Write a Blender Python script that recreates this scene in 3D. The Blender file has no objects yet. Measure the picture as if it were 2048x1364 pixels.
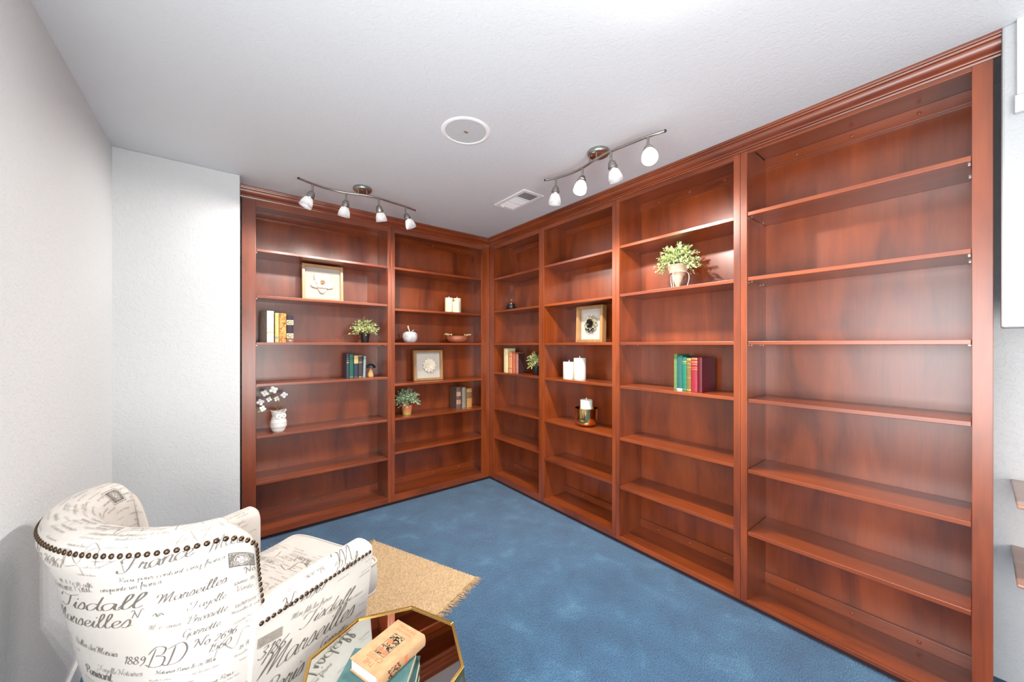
import bpy, bmesh, math, random
from mathutils import Vector, Matrix
PI = math.pi
scene = bpy.context.scene
COL = scene.collection

# ------------------------------------------------------------------ camera
YAW = math.radians(38.128)
EYE = 1.365
cam_d = bpy.data.cameras.new('camera')
cam_d.sensor_width = 36.0
cam_d.lens = 733.0 * 36.0 / 2048.0
cam_d.shift_y = (690.9 - 682.0) / 2048.0
cam_d.clip_start = 0.02
cam = bpy.data.objects.new('camera', cam_d)
cam.location = (0, 0, EYE)
cam.rotation_euler = (PI / 2, 0, -YAW)
COL.objects.link(cam)
scene.camera = cam

# ------------------------------------------------------------------ world, big lights, exposure
world = bpy.data.worlds.new('world'); scene.world = world
world.use_nodes = True
bg = world.node_tree.nodes['Background']
bg.inputs[0].default_value = (0.93, 0.96, 1.0, 1)
bg.inputs[1].default_value = 0.25
scene.view_settings.view_transform = 'Standard'
scene.view_settings.look = 'None'
scene.view_settings.gamma = 1.0
scene.view_settings.use_curve_mapping = False
scene.view_settings.exposure = 0.60

def area(name, loc, target, sx, sy, power, color=(1, 1, 1)):
    d = bpy.data.lights.new(name, 'AREA'); d.shape = 'RECTANGLE'
    d.size = sx; d.size_y = sy; d.energy = power; d.color = color
    o = bpy.data.objects.new(name, d); o.location = loc
    o.rotation_euler = (Vector(target) - Vector(loc)).to_track_quat('-Z', 'Y').to_euler()
    COL.objects.link(o); return o
# added fill lights out of view, behind and beside the camera
area('rear_fill_light', (0.2, -2.9, 1.5), (0.9, 2.0, 1.3), 3.2, 2.0, 9, (0.95, 0.97, 1.0))  # unseen broad fill from the rear, added to lift the whole room
area('side_fill_light', (-0.54, 0.12, 1.30), (1.5, 0.20, 1.22), 1.30, 1.36, 36, (0.97, 0.98, 1.0))  # added for the sheen on the right-hand bookcases and light from the left
area('overhead_fill_light', (0.7, -1.2, 2.40), (0.9, -0.6, 0.0), 1.2, 0.8, 6, (1.0, 0.97, 0.93))  # unseen overhead fill, added behind the camera

area('upward_fill_light', (0.3, -0.9, 1.0), (0.75, 0.6, 2.44), 1.0, 0.8, 29, (1.0, 0.98, 0.95))  # added upward fill to brighten the ceiling
H = 2.44          # ceiling height
X0 = 2.133        # face plane of the right run of bookcases
Y0 = 3.088        # face plane of the left run

# ------------------------------------------------------------------ materials
def sl(r, g, b):
    f = lambda c: (c / 255 / 12.92) if c / 255 <= 0.04045 else ((c / 255 + 0.055) / 1.055) ** 2.4
    return (f(r), f(g), f(b), 1.0)

MATS = {}
def base_mat(name):
    m = bpy.data.materials.new(name); m.use_nodes = True
    nt = m.node_tree; b = nt.nodes['Principled BSDF']
    MATS[name] = m
    return m, nt, b
def N(nt, t, **kw):
    n = nt.nodes.new(t)
    for k, v in kw.items(): setattr(n, k, v)
    return n
def coords(nt, scale=(1, 1, 1), rot=(0, 0, 0), src='Object'):
    tc = N(nt, 'ShaderNodeTexCoord'); mp = N(nt, 'ShaderNodeMapping')
    mp.inputs['Scale'].default_value = scale; mp.inputs['Rotation'].default_value = rot
    nt.links.new(tc.outputs[src], mp.inputs['Vector']); return mp.outputs[0]
def noise(nt, vec, scale, detail=3, rough=0.5, dist=0.0):
    n = N(nt, 'ShaderNodeTexNoise'); n.inputs['Scale'].default_value = scale
    n.inputs['Detail'].default_value = detail; n.inputs['Roughness'].default_value = rough
    n.inputs['Distortion'].default_value = dist
    nt.links.new(vec, n.inputs['Vector']); return n.outputs['Fac']
def ramp(nt, fac, stops):
    r = N(nt, 'ShaderNodeValToRGB'); e = r.color_ramp.elements
    while len(e) < len(stops): e.new(0.5)
    for i, (p, c) in enumerate(stops):
        e[i].position = p; e[i].color = c
    nt.links.new(fac, r.inputs[0]); return r.outputs[0]
def bump(nt, b, h, strength=0.3, dist=0.01):
    n = N(nt, 'ShaderNodeBump'); n.inputs['Strength'].default_value = strength
    n.inputs['Distance'].default_value = dist
    nt.links.new(h, n.inputs['Height']); nt.links.new(n.outputs[0], b.inputs['Normal'])
def mixc(nt, fac, a, bb):
    m = N(nt, 'ShaderNodeMix', data_type='RGBA')
    if isinstance(fac, float): m.inputs[0].default_value = fac
    else: nt.links.new(fac, m.inputs[0])
    for s, v in ((m.inputs[6], a), (m.inputs[7], bb)):
        if isinstance(v, tuple): s.default_value = v
        else: nt.links.new(v, s)
    return m.outputs[2]

def plain(name, col, rough=0.5, metal=0.0, var=0.08, vscale=30, bmp=0.0, bscale=200, coat=0.0):
    m, nt, b = base_mat(name)
    v = coords(nt); f = noise(nt, v, vscale)
    lo = tuple(max(0, c * (1 - var)) for c in col[:3]) + (1,); hi = tuple(min(1, c * (1 + var)) for c in col[:3]) + (1,)
    nt.links.new(ramp(nt, f, [(0.3, lo), (0.7, hi)]), b.inputs['Base Color'])
    b.inputs['Roughness'].default_value = rough; b.inputs['Metallic'].default_value = metal
    b.inputs['Coat Weight'].default_value = coat
    if bmp: bump(nt, b, noise(nt, v, bscale, 2), bmp, 0.002)
    return m

def wood(name, axis, dark=sl(98, 37, 9), lite=sl(160, 73, 24), rough=0.34):
    m, nt, b = base_mat(name)
    big = [2.2, 2.2, 2.2]; big[axis] = 0.45
    fine = [150, 150, 150]; fine[axis] = 3.0
    oi = N(nt, 'ShaderNodeObjectInfo')
    tc = N(nt, 'ShaderNodeTexCoord')
    add = N(nt, 'ShaderNodeVectorMath', operation='ADD')
    sc = N(nt, 'ShaderNodeMath', operation='MULTIPLY'); sc.inputs[1].default_value = 13.0
    nt.links.new(oi.outputs['Random'], sc.inputs[0])
    nt.links.new(tc.outputs['Object'], add.inputs[0]); nt.links.new(sc.outputs[0], add.inputs[1])
    def mp(s):
        n = N(nt, 'ShaderNodeMapping'); n.inputs['Scale'].default_value = s
        nt.links.new(add.outputs[0], n.inputs['Vector']); return n.outputs[0]
    f1 = noise(nt, mp(big), 3.0, 4, 0.6, 0.7)
    f2 = noise(nt, mp(fine), 1.0, 3, 0.6, 0.2)
    c1 = ramp(nt, f1, [(0.28, dark), (0.5, tuple((dark[i] + lite[i]) / 2 for i in range(3)) + (1,)), (0.74, lite)])
    c2 = ramp(nt, f2, [(0.30, (0.62, 0.58, 0.55, 1)), (0.55, (1, 1, 1, 1))])
    mx = N(nt, 'ShaderNodeMix', data_type='RGBA', blend_type='MULTIPLY'); mx.inputs[0].default_value = 0.38
    nt.links.new(c1, mx.inputs[6]); nt.links.new(c2, mx.inputs[7])
    nt.links.new(mx.outputs[2], b.inputs['Base Color'])
    b.inputs['Roughness'].default_value = rough
    b.inputs['Coat Weight'].default_value = 1.0; b.inputs['Coat Roughness'].default_value = 0.30
    bump(nt, b, f2, 0.05, 0.001)
    return m

W_X = wood('cherry_wood_x', 0); W_Y = wood('cherry_wood_y', 1); W_Z = wood('cherry_wood_z', 2)
W_DARK = wood('dark_toe_wood', 0, sl(50, 22, 14), sl(70, 32, 20), 0.5)

def plaster(name, col, s=1.0, strength=0.35):
    m, nt, b = base_mat(name)
    v = coords(nt)
    f = noise(nt, v, 30 * s, 4, 0.55, 1.6)
    g = ramp(nt, f, [(0.44, (0, 0, 0, 1)), (0.50, (1, 1, 1, 1)), (0.62, (0.75, 0.75, 0.75, 1))])
    f2 = noise(nt, v, 1.2, 2)
    nt.links.new(ramp(nt, f2, [(0.3, tuple(c * 0.985 for c in col[:3]) + (1,)), (0.7, col)]), b.inputs['Base Color'])
    b.inputs['Roughness'].default_value = 0.6
    bump(nt, b, g, strength, 0.003)
    return m
WALL = plaster('painted_plaster_wall', sl(216, 218, 219), 1.0, 0.35)
CEIL = plaster('painted_plaster_ceiling', sl(214, 218, 221), 1.0, 0.20)
WHITE = plain('white_trim_paint', sl(240, 240, 240), 0.35, var=0.01)

def carpet():
    m, nt, b = base_mat('blue_carpet_pile')
    v = coords(nt)
    f1 = noise(nt, v, 5.0, 4, 0.6, 0.4); f2 = noise(nt, v, 190, 3, 0.8); f3 = noise(nt, v, 60, 2, 0.6)
    c = ramp(nt, f1, [(0.35, sl(42, 96, 138)), (0.58, sl(56, 114, 156)), (0.76, sl(86, 144, 182))])
    d = ramp(nt, f2, [(0.38, (0.10, 0.12, 0.16, 1)), (0.62, (1.7, 1.65, 1.6, 1))])
    mx = N(nt, 'ShaderNodeMix', data_type='RGBA', blend_type='MULTIPLY'); mx.inputs[0].default_value = 0.85
    nt.links.new(c, mx.inputs[6]); nt.links.new(d, mx.inputs[7])
    nt.links.new(mx.outputs[2], b.inputs['Base Color'])
    b.inputs['Roughness'].default_value = 0.95; b.inputs['Specular IOR Level'].default_value = 0.1
    b.inputs['Sheen Weight'].default_value = 0.3
    ad = N(nt, 'ShaderNodeMath', operation='ADD'); nt.links.new(f2, ad.inputs[0]); nt.links.new(f3, ad.inputs[1])
    bump(nt, b, ad.outputs[0], 1.0, 0.010)
    return m
CARPET = carpet()

NICKEL = plain('brushed_nickel', sl(170, 166, 160), 0.28, 1.0, 0.06, 60)
BRASS = plain('brushed_brass', sl(205, 165, 95), 0.25, 1.0, 0.05, 60)
BRONZE = plain('antique_bronze_nail', sl(92, 74, 58), 0.3, 1.0, 0.15, 90)
MIRROR = plain('mirror_glass', sl(226, 230, 228), 0.01, 1.0, 0.0)
BLACK = plain('black_plastic', sl(28, 28, 30), 0.45)
DARKVOID = plain('vent_dark_interior', sl(40, 42, 44), 0.8)
GRILLE = plain('speaker_grille_cloth', sl(196, 199, 201), 0.6, var=0.02, bmp=0.3, bscale=600)
FABRIC_C = sl(226, 220, 210)
def fabric():
    m, nt, b = base_mat('cream_linen_fabric')
    v = coords(nt, (1, 1, 1)); f = noise(nt, v, 900, 2, 0.6); g = noise(nt, v, 7, 3)
    c = ramp(nt, g, [(0.3, sl(200, 193, 184)), (0.7, sl(212, 206, 198))])
    d = ramp(nt, f, [(0.3, (0.9, 0.9, 0.9, 1)), (0.7, (1, 1, 1, 1))])
    mx = N(nt, 'ShaderNodeMix', data_type='RGBA', blend_type='MULTIPLY'); mx.inputs[0].default_value = 0.7
    nt.links.new(c, mx.inputs[6]); nt.links.new(d, mx.inputs[7]); nt.links.new(mx.outputs[2], b.inputs['Base Color'])
    b.inputs['Roughness'].default_value = 0.85; b.inputs['Sheen Weight'].default_value = 0.2
    b.inputs['Specular IOR Level'].default_value = 0.2
    bump(nt, b, f, 0.25, 0.001); return m
FABRIC = fabric()
INK = plain('grey_brown_print_ink', sl(104, 97, 89), 0.85, var=0.15, vscale=120)
INK2 = plain('pale_print_ink', sl(146, 138, 128), 0.85, var=0.12, vscale=120)
JUTE = plain('woven_jute', sl(192, 163, 126), 0.9, var=0.28, vscale=110, bmp=0.12, bscale=500)
JUTE2 = plain('jute_fringe_fibre', sl(204, 172, 130), 0.9, var=0.30, vscale=60)
def frost():
    m, nt, b = base_mat('frosted_alabaster_glass')
    v = coords(nt); f = noise(nt, v, 25, 3, 0.6, 1.0)
    tr = N(nt, 'ShaderNodeBsdfTranslucent'); ms = N(nt, 'ShaderNodeMixShader'); ms.inputs[0].default_value = 0.5
    c = ramp(nt, f, [(0.3, sl(225, 226, 228)), (0.7, sl(250, 250, 250))])
    nt.links.new(c, b.inputs['Base Color']); nt.links.new(c, tr.inputs[0])
    b.inputs['Roughness'].default_value = 0.25
    nt.links.new(b.outputs[0], ms.inputs[1]); nt.links.new(tr.outputs[0], ms.inputs[2])
    nt.links.new(ms.outputs[0], nt.nodes['Material Output'].inputs[0]); return m
FROST = frost()
def emis(name, col, s):
    m, nt, b = base_mat(name)
    b.inputs['Base Color'].default_value = col; b.inputs['Emission Color'].default_value = col
    b.inputs['Emission Strength'].default_value = s; return m
BULB_HOT = emis('bright_lit_bulb', (1.0, 0.97, 0.92, 1), 14.0)
BULB = emis('lit_bulb', (1.0, 0.96, 0.90, 1), 1.6)
def glass():
    m, nt, b = base_mat('clear_lamp_glass')
    g = N(nt, 'ShaderNodeBsdfGlass'); g.inputs['Roughness'].default_value = 0.02; g.inputs['IOR'].default_value = 1.35
    t = N(nt, 'ShaderNodeBsdfTransparent'); ms = N(nt, 'ShaderNodeMixShader'); ms.inputs[0].default_value = 0.55
    nt.links.new(g.outputs[0], ms.inputs[1]); nt.links.new(t.outputs[0], ms.inputs[2])
    nt.links.new(ms.outputs[0], nt.nodes['Material Output'].inputs[0]); return m
GLASS = glass()
WAX = plain('ivory_wax', sl(240, 226, 196), 0.5, var=0.03)
WAX.node_tree.nodes['Principled BSDF'].inputs['Subsurface Weight'].default_value = 0.15
WAX2 = plain('pale_wax', sl(222, 220, 205), 0.5, var=0.03)
WICK = plain('flame_bulb_white', sl(235, 238, 242), 0.3)
def leafmat(name, a, b_, s=45):
    m, nt, b = base_mat(name)
    f = noise(nt, coords(nt), s, 2)
    nt.links.new(ramp(nt, f, [(0.34, a), (0.56, b_)]), b.inputs['Base Color'])
    b.inputs['Roughness'].default_value = 0.5; return m
LEAF = leafmat('boxwood_leaf', sl(70, 116, 54), sl(224, 234, 164))
LEAF2 = leafmat('sage_leaf', sl(66, 110, 68), sl(196, 216, 180))
LEAF3 = leafmat('fresh_leaf', sl(110, 150, 40), sl(170, 200, 70))
PETAL = plain('white_petal', sl(244, 244, 244), 0.6, var=0.03)
TWIG = plain('brown_twig', sl(150, 118, 78), 0.7, var=0.2)

# ------------------------------------------------------------------ mesh building
class MB:
    def __init__(s): s.v = []; s.f = []; s.m = []
    def add(s, vs, fs, mi=0):
        o = len(s.v); s.v += [tuple(p) for p in vs]
        for f in fs: s.f.append(tuple(i + o for i in f)); s.m.append(mi)
        return s
    def box(s, x0, x1, y0, y1, z0, z1, mi=0):
        x0, x1 = sorted((x0, x1)); y0, y1 = sorted((y0, y1)); z0, z1 = sorted((z0, z1))
        return s.add([(x0, y0, z0), (x1, y0, z0), (x1, y1, z0), (x0, y1, z0), (x0, y0, z1), (x1, y0, z1), (x1, y1, z1), (x0, y1, z1)],
                     [(0, 3, 2, 1), (4, 5, 6, 7), (0, 1, 5, 4), (1, 2, 6, 5), (2, 3, 7, 6), (3, 0, 4, 7)], mi)
    def lathe(s, prof, n=24, c=(0, 0, 0), axis=None, mi=0, cap=True):
        c = Vector(c); R = Matrix.Identity(3)
        if axis is not None: R = Vector((0, 0, 1)).rotation_difference(Vector(axis)).to_matrix()
        vs = []
        for r, z in prof:
            for i in range(n):
                a = 2 * PI * i / n
                vs.append(c + R @ Vector((r * math.cos(a), r * math.sin(a), z)))
        fs = []
        for j in range(len(prof) - 1):
            for i in range(n):
                k = (i + 1) % n
                fs.append((j * n + i, j * n + k, (j + 1) * n + k, (j + 1) * n + i))
        if cap:
            if prof[0][0] > 1e-5: fs.append(tuple(range(n - 1, -1, -1)))
            if prof[-1][0] > 1e-5: fs.append(tuple((len(prof) - 1) * n + i for i in range(n)))
        return s.add(vs, fs, mi)
    def tube(s, path, r, n=8, mi=0, cap=True):
        P = [Vector(p) for p in path]; m = len(P)
        rr = r if isinstance(r, (list, tuple)) else [r] * m
        vs = []; up = None
        for i in range(m):
            t = (P[min(i + 1, m - 1)] - P[max(i - 1, 0)]).normalized()
            if up is None:
                up = Vector((0, 0, 1)) if abs(t.z) < 0.9 else Vector((1, 0, 0))
            a = t.cross(up).normalized(); b = a.cross(t).normalized(); up = b
            for k in range(n):
                q = 2 * PI * k / n
                vs.append(P[i] + (a * math.cos(q) + b * math.sin(q)) * rr[i])
        fs = []
        for i in range(m - 1):
            for k in range(n):
                l = (k + 1) % n
                fs.append((i * n + k, i * n + l, (i + 1) * n + l, (i + 1) * n + k))
        if cap: fs.append(tuple(range(n - 1, -1, -1))); fs.append(tuple((m - 1) * n + k for k in range(n)))
        return s.add(vs, fs, mi)
    def ball(s, c, r, n=12, sc=(1, 1, 1), mi=0):
        vs = []; fs = []; h = n // 2
        for j in range(h + 1):
            t = PI * j / h
            for i in range(n):
                a = 2 * PI * i / n
                vs.append((c[0] + r * sc[0] * math.sin(t) * math.cos(a), c[1] + r * sc[1] * math.sin(t) * math.sin(a), c[2] - r * sc[2] * math.cos(t)))
        for j in range(h):
            for i in range(n):
                k = (i + 1) % n
                fs.append((j * n + i, j * n + k, (j + 1) * n + k, (j + 1) * n + i))
        return s.add(vs, fs, mi)
    def extrude(s, poly, p0, p1, mi=0):
        """poly: list of 3D points; swept from offset p0 to p1"""
        n = len(poly)
        vs = [Vector(q) + Vector(p0) for q in poly] + [Vector(q) + Vector(p1) for q in poly]
        fs = [(i, (i + 1) % n, n + (i + 1) % n, n + i) for i in range(n)] + [tuple(range(n - 1, -1, -1)), tuple(range(n, 2 * n))]
        return s.add(vs, fs, mi)
    def xf(s, M, start=0):
        for i in range(start, len(s.v)): s.v[i] = tuple(M @ Vector(s.v[i]))
        return s

def build(name, mb, mats, parent=None, smooth=False, bevel=0.0, loc=None, seg=2):
    me = bpy.data.meshes.new(name)
    me.from_pydata(mb.v, [], mb.f)
    if not isinstance(mats, (list, tuple)): mats = [mats]
    for m in mats: me.materials.append(m)
    if len(mats) > 1: me.polygons.foreach_set('material_index', mb.m)
    me.update()
    bm = bmesh.new(); bm.from_mesh(me)
    bmesh.ops.remove_doubles(bm, verts=bm.verts, dist=1e-6)
    bmesh.ops.recalc_face_normals(bm, faces=bm.faces); bm.to_mesh(me); bm.free()
    if smooth: me.polygons.foreach_set('use_smooth', [True] * len(me.polygons))
    o = bpy.data.objects.new(name, me); COL.objects.link(o)
    if parent: o.parent = parent
    if loc: o.location = loc
    if bevel:
        b = o.modifiers.new('bevel', 'BEVEL'); b.width = bevel; b.segments = seg; b.limit_method = 'ANGLE'
        b.angle_limit = math.radians(40)
    if smooth == 'auto':
        for p in me.polygons: p.use_smooth = True
        me.set_sharp_from_angle(angle=math.radians(35))
    return o
def thing(name, label, cat, loc=(0, 0, 0), rotz=0.0, group=None):
    o = bpy.data.objects.new(name, None); COL.objects.link(o); o.empty_display_size = 0.05
    o.location = loc; o.rotation_euler = (0, 0, rotz); return tag(o, label, cat, group)
def tag(o, label, cat, group=None):
    o['label'] = label; o['category'] = cat
    if group: o['group'] = group
    return o
def struct(name, mb, mat, bevel=0.0):
    o = build(name, mb, mat, bevel=bevel); o['kind'] = 'structure'; return o

def text_geo(txt, size, align='CENTER'):
    c = bpy.data.curves.new('t', 'FONT'); c.body = txt; c.size = size; c.align_x = align; c.resolution_u = 3
    o = bpy.data.objects.new('t', c); COL.objects.link(o)
    dg = bpy.context.evaluated_depsgraph_get(); me = bpy.data.meshes.new_from_object(o.evaluated_get(dg))
    vs = [tuple(v.co) for v in me.vertices]; fs = [tuple(p.vertices) for p in me.polygons]
    bpy.data.objects.remove(o); bpy.data.curves.remove(c); bpy.data.meshes.remove(me)
    return vs, fs

# ------------------------------------------------------------------ room shell
struct('floor', MB().box(-0.6, 3.0, -3.0, 3.6, -0.08, 0.0), CARPET)
struct('ceiling', MB().box(-0.6, 2.75, -1.9, 3.6, H, H + 0.1), CEIL)
struct('wall_left', MB().box(-0.575, -0.475, 1.15, 2.88, 0, H).box(-0.575, -0.475, -1.2, -0.6, 0, H).box(-0.575, -0.475, -0.6, 1.15, 0, .46).box(-0.575, -0.475, -0.6, 1.15, 1.98, H), WALL)
wf = MB()
for a in (-.6, 1.11): wf.box(-.60, -.47, a, a + .04, .46, 1.98)
for a in (.46, 1.94): wf.box(-.60, -.47, -.56, 1.11, a, a + .04)
wf.box(-.60, -.575, .26, .29, .50, 1.94)
struct('added_window_1', wf, WHITE, 0.003)  # invented opening and frame, added out of view around the side fill light
struct('wall_front', MB().box(-0.575, 0.078, 2.88, 3.50, 0, H), WALL, 0.004)
struct('wall_back', MB().box(0.078, 2.60, 3.40, 3.50, 0, H), WALL)
struct('wall_right', MB().box(2.50, 2.60, -3.0, 3.40, 0, H), WALL)
struct('wall_header', MB().box(2.065, 2.20, -2.6, -0.048, 1.425, H), plaster('darkened_header_plaster', sl(180, 182, 184), 1.0, 0.3), 0.006)  # wall plaster darkened in its colour to offset the strong side fill light
struct('trim_1', MB().box(2.050, 2.066, -0.9, -0.077, 2.19, H), WHITE, 0.003)
struct('trim_2', MB().box(2.045, 2.066, -0.9, -0.072, 2.13, 2.188), plain('grey_sill_paint', sl(198, 199, 201), 0.5, var=0.02), 0.003)  # sill in one even grey, darker than the white trim
struct('baseboard_left', MB().box(-0.475, -0.462, -1.2, 2.868, 0, 0.085), WHITE, 0.003)
struct('baseboard_front', MB().box(-0.475, 0.078, 2.867, 2.88, 0, 0.085), WHITE, 0.003)

# ------------------------------------------------------------------ bookcases
DEPTH = 0.272
TH = 0.019
CAPM = plain('screw_cap', sl(150, 78, 54), 0.35)
def bookcase(label, loc, rotz, width, xl, xr, zt, zb, shelves, xr_in=None, xl_in=None):
    """local x along the run, local y into the wall, face frame front at y=0"""
    t = thing('bookcase', label, 'bookcase', loc, rotz, 'built-in cherry bookcases')
    il = xl if xl_in is None else xl_in; ir = xr if xr_in is None else xr_in
    g = 0.0006
    build('stile', MB().box(g, xl, 0, TH, 0.028, 2.40), W_Z, t, bevel=0.0012)
    build('stile', MB().box(xr, width - g, 0, TH, 0.028, 2.40), W_Z, t, bevel=0.0012)
    build('top_rail', MB().box(xl, xr, 0.0004, TH, zt, 2.40), W_X, t, bevel=0.0008)
    build('bottom_rail', MB().box(xl, xr, 0.0004, TH, 0.028, zb), W_X, t, bevel=0.0008)
    build('toe_kick', MB().box(g, width - g, 0.02, 0.035, 0.0, 0.028), W_DARK, t)
    ss = il - 0.018
    hl = MB().box(ss, il, TH, DEPTH, 0.028, 2.40)
    build('side_panel', hl, W_Z, t)
    build('side_panel', MB().box(ir, ir + 0.018, TH, DEPTH, 0.028, 2.40), W_Z, t)
    build('back_panel', MB().box(ss, ir + 0.018, DEPTH, DEPTH + 0.008, 0.028, 2.40), W_Z, t)
    build('top_panel', MB().box(il, ir, TH, DEPTH, zt + 0.045, zt + 0.063), W_X, t)
    build('bottom_panel', MB().box(il, ir, TH, DEPTH, zb - 0.022, zb - 0.004), W_X, t)
    nt_ = build('hanging_rail', MB().box(il, ir, DEPTH - 0.018, DEPTH, zt - 0.008, zt + 0.045), W_X, t, bevel=0.001)
    nb = build('hanging_rail', MB().box(il, ir, DEPTH - 0.018, DEPTH, zb - 0.004, zb + 0.052), W_X, t, bevel=0.001)
    w = ir - il
    for k, (o, z) in enumerate(((nt_, zt + 0.018), (nb, zb + 0.024))):
        for fx in ((0.2, 0.5, 0.8) if w > 0.7 else (0.3, 0.72)):
            cx = il + w * fx
            build('screw_cap', MB().lathe([(0.0, 0.0), (0.0075, 0.0), (0.007, 0.0022), (0, 0.0026)], 14, (cx, DEPTH - 0.0182, z), (0, -1, 0)), CAPM, o, smooth=True)
    for z in shelves:
        s = build('shelf', MB().box(il + 0.001, ir - 0.001, 0.004, DEPTH - 0.001, z - TH, z), W_X, t, bevel=0.0016)
        for px in (il + 0.006, ir - 0.006):
            for py in (0.05, 0.215):
                build('shelf_pin', MB().box(px - 0.003, px + 0.003, py - 0.003, py + 0.003, z - TH - 0.005, z - TH - 0.0002), NICKEL, s)
    # drilled peg holes down both sides
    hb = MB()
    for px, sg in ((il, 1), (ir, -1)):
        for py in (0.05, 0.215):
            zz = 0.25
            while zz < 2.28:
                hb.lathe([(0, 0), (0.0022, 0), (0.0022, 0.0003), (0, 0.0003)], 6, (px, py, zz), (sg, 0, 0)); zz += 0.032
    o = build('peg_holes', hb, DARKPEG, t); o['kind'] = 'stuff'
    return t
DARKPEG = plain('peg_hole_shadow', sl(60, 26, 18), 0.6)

L0 = 0.092
SA = 1.119
bookcase('tall built-in cherry wood bookcase at the left end, beside the white wall', (L0, Y0, 0), 0, SA - L0,
         0.172 - L0, 1.089 - L0, 2.331, 0.074, [2.038, 1.714, 1.387, 1.097, 0.736, 0.411])
bookcase('cherry wood bookcase left of the room corner, holding the copper bowl and three candles', (SA, Y0, 0), 0, X0 - SA,
         1.149 - SA, 2.038 - SA, 2.330, 0.083, [2.038, 1.683, 1.389, 1.034, 0.739, 0.449], xr_in=2.110 - SA)
def rbook(label, yl, yr, ol, orr, zt, zb, sh, **k):
    bookcase(label, (X0, yl, 0), -PI / 2, yl - yr, yl - ol, yl - orr, zt, zb, sh, **k)
YC, YD, YE, YF, YG = Y0, 2.311, 1.5545, 0.775, -0.032
rbook('narrow cherry wood bookcase right of the room corner, holding the oil lamp', YC - 0.0005, YD, 3.016, 2.343, 2.333, 0.079, [2.038, 1.712, 1.388, 1.098, 0.742, 0.451])
rbook('cherry wood bookcase with the framed metal rose and the gold candle bowl', YD, YE, 2.279, 1.584, 2.341, 0.068, [2.041, 1.713, 1.387, 1.093, 0.736, 0.409])
rbook('cherry wood bookcase with the plant in a wire stand and red and green books', YE, YF, 1.525, 0.807, 2.349, 0.052, [2.050, 1.718, 1.387, 1.090, 0.733, 0.400])
rbook('completely empty wide cherry wood bookcase at the right end, nearest the camera', YF, YG, 0.743, 0.016, 2.361, 0.045, [2.057, 1.719, 1.387, 1.088, 0.722, 0.399])

CRP = [(0, 2.374), (-.009, 2.374), (-.011, 2.380), (-.018, 2.383), (-.020, 2.388), (-.023, 2.390), (-.031, 2.395), (-.038, 2.402), (-.042, 2.411), (-.043, 2.418),
       (-.050, 2.421), (-.052, 2.427), (-.060, 2.428), (-.062, 2.433), (-.062, 2.4395), (0, 2.4395)]
def crown(name, label, run):
    mb = MB(); n = len(CRP); vs = []
    for (o, z) in CRP:
        vs.append((0.084, Y0 + o, z) if run == 'L' else (X0 + o, Y0 + o, z))
    for (o, z) in CRP:
        vs.append((X0 + o - .0006, Y0 + o, z) if run == 'L' else (X0 + o, -0.0475, z))
    fs = [(i, (i + 1) % n, n + (i + 1) % n, n + i) for i in range(n)] + [tuple(range(n)), tuple(range(2 * n - 1, n - 1, -1))]
    mb.add(vs, fs)
    o = build(name, mb, W_X if run == 'L' else W_Y, smooth='auto')
    return tag(o, label, 'crown moulding', 'crown mouldings at the ceiling')
crown('crown_molding', 'cherry crown moulding at the ceiling over the two bookcases left of the corner', 'L')
crown('crown_molding', 'long cherry crown moulding at the ceiling over the four bookcases right of the corner', 'R')

# two wooden boards projecting from the white wall at the far right
BOARD = wood('light_reddish_board', 1, sl(150, 100, 80), sl(190, 140, 115), 0.3)
for z, lb in ((0.827, 'upper reddish wooden board on the white wall at the right edge'), (0.561, 'lower reddish wooden board on the white wall at the right edge')):
    o = build('wall_shelf', MB().box(2.10, 2.4995, -0.75, -0.079, z - 0.012, z), BOARD, bevel=0.004)
    tag(o, lb, 'shelf', 'wooden boards at the right edge')

# ------------------------------------------------------------------ ceiling speaker and vent
t = thing('ceiling_speaker', 'round white ceiling speaker with grey grille, set in the ceiling', 'speaker', (0.955, 1.591, H))
build('trim_ring', MB().lathe([(0.101, -0.0005), (0.101, -0.004), (0.104, -0.0052), (0.118, -0.004), (0.1235, -0.0006)], 64, cap=False), WHITE, t, smooth=True)
build('grille', MB().lathe([(0, -0.0028), (0.1005, -0.0028), (0.1005, -0.0008), (0, -0.0008)], 64), GRILLE, t)
build('badge', MB().box(-0.011, 0.011, -0.007, 0.007, -0.0042, -0.0029), plain('silver_orange_badge', sl(176, 158, 120), 0.3, 0.6), t, bevel=0.001)

t = thing('ceiling_vent', 'white rectangular ceiling air vent with three louvred sections', 'vent', (1.713, 2.105, H))
hw, hl = 0.094, 0.178
fr = MB()
fr.box(-hw, -hw + .028, -hl, hl, -.007, -.0005); fr.box(hw - .028, hw, -hl, hl, -.007, -.0005)
fr.box(-hw + .028, hw - .028, -hl, -hl + .03, -.007, -.0005); fr.box(-hw + .028, hw - .028, hl - .03, hl, -.007, -.0005)
for yy in (-0.046, 0.046): fr.box(-hw + .028, hw - .028, yy - .006, yy + .006, -.007, -.0005)
build('frame', fr, WHITE, t, bevel=0.0015)
build('backing', MB().box(-hw + .028, hw - .028, -hl + .03, hl - .03, -.0012, -.0004), DARKVOID, t)
lm = MB()
for k in range(9):
    x = -hw + .034 + k * 0.0148
    lm.extrude([(x, 0, -.0015), (x + .001, 0, -.0015), (x + .006, 0, -.008), (x + .005, 0, -.008)], (0, -.040, 0), (0, .040, 0))
build('louvre', lm, WHITE, t)
for a, b in ((-.148, -.052), (.052, .148)):
    lm = MB()
    for k in range(11):
        y = a + .004 + k * 0.0084
        d = 1 if a > 0 else -1
        lm.extrude([(0, y, -.0015), (0, y + .001, -.0015), (0, y + .001 + d * .0055, -.007), (0, y + d * .0055, -.007)], (-hw + .028, 0, 0), (hw - .028, 0, 0))
    build('louvre', lm, WHITE, t)
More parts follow.
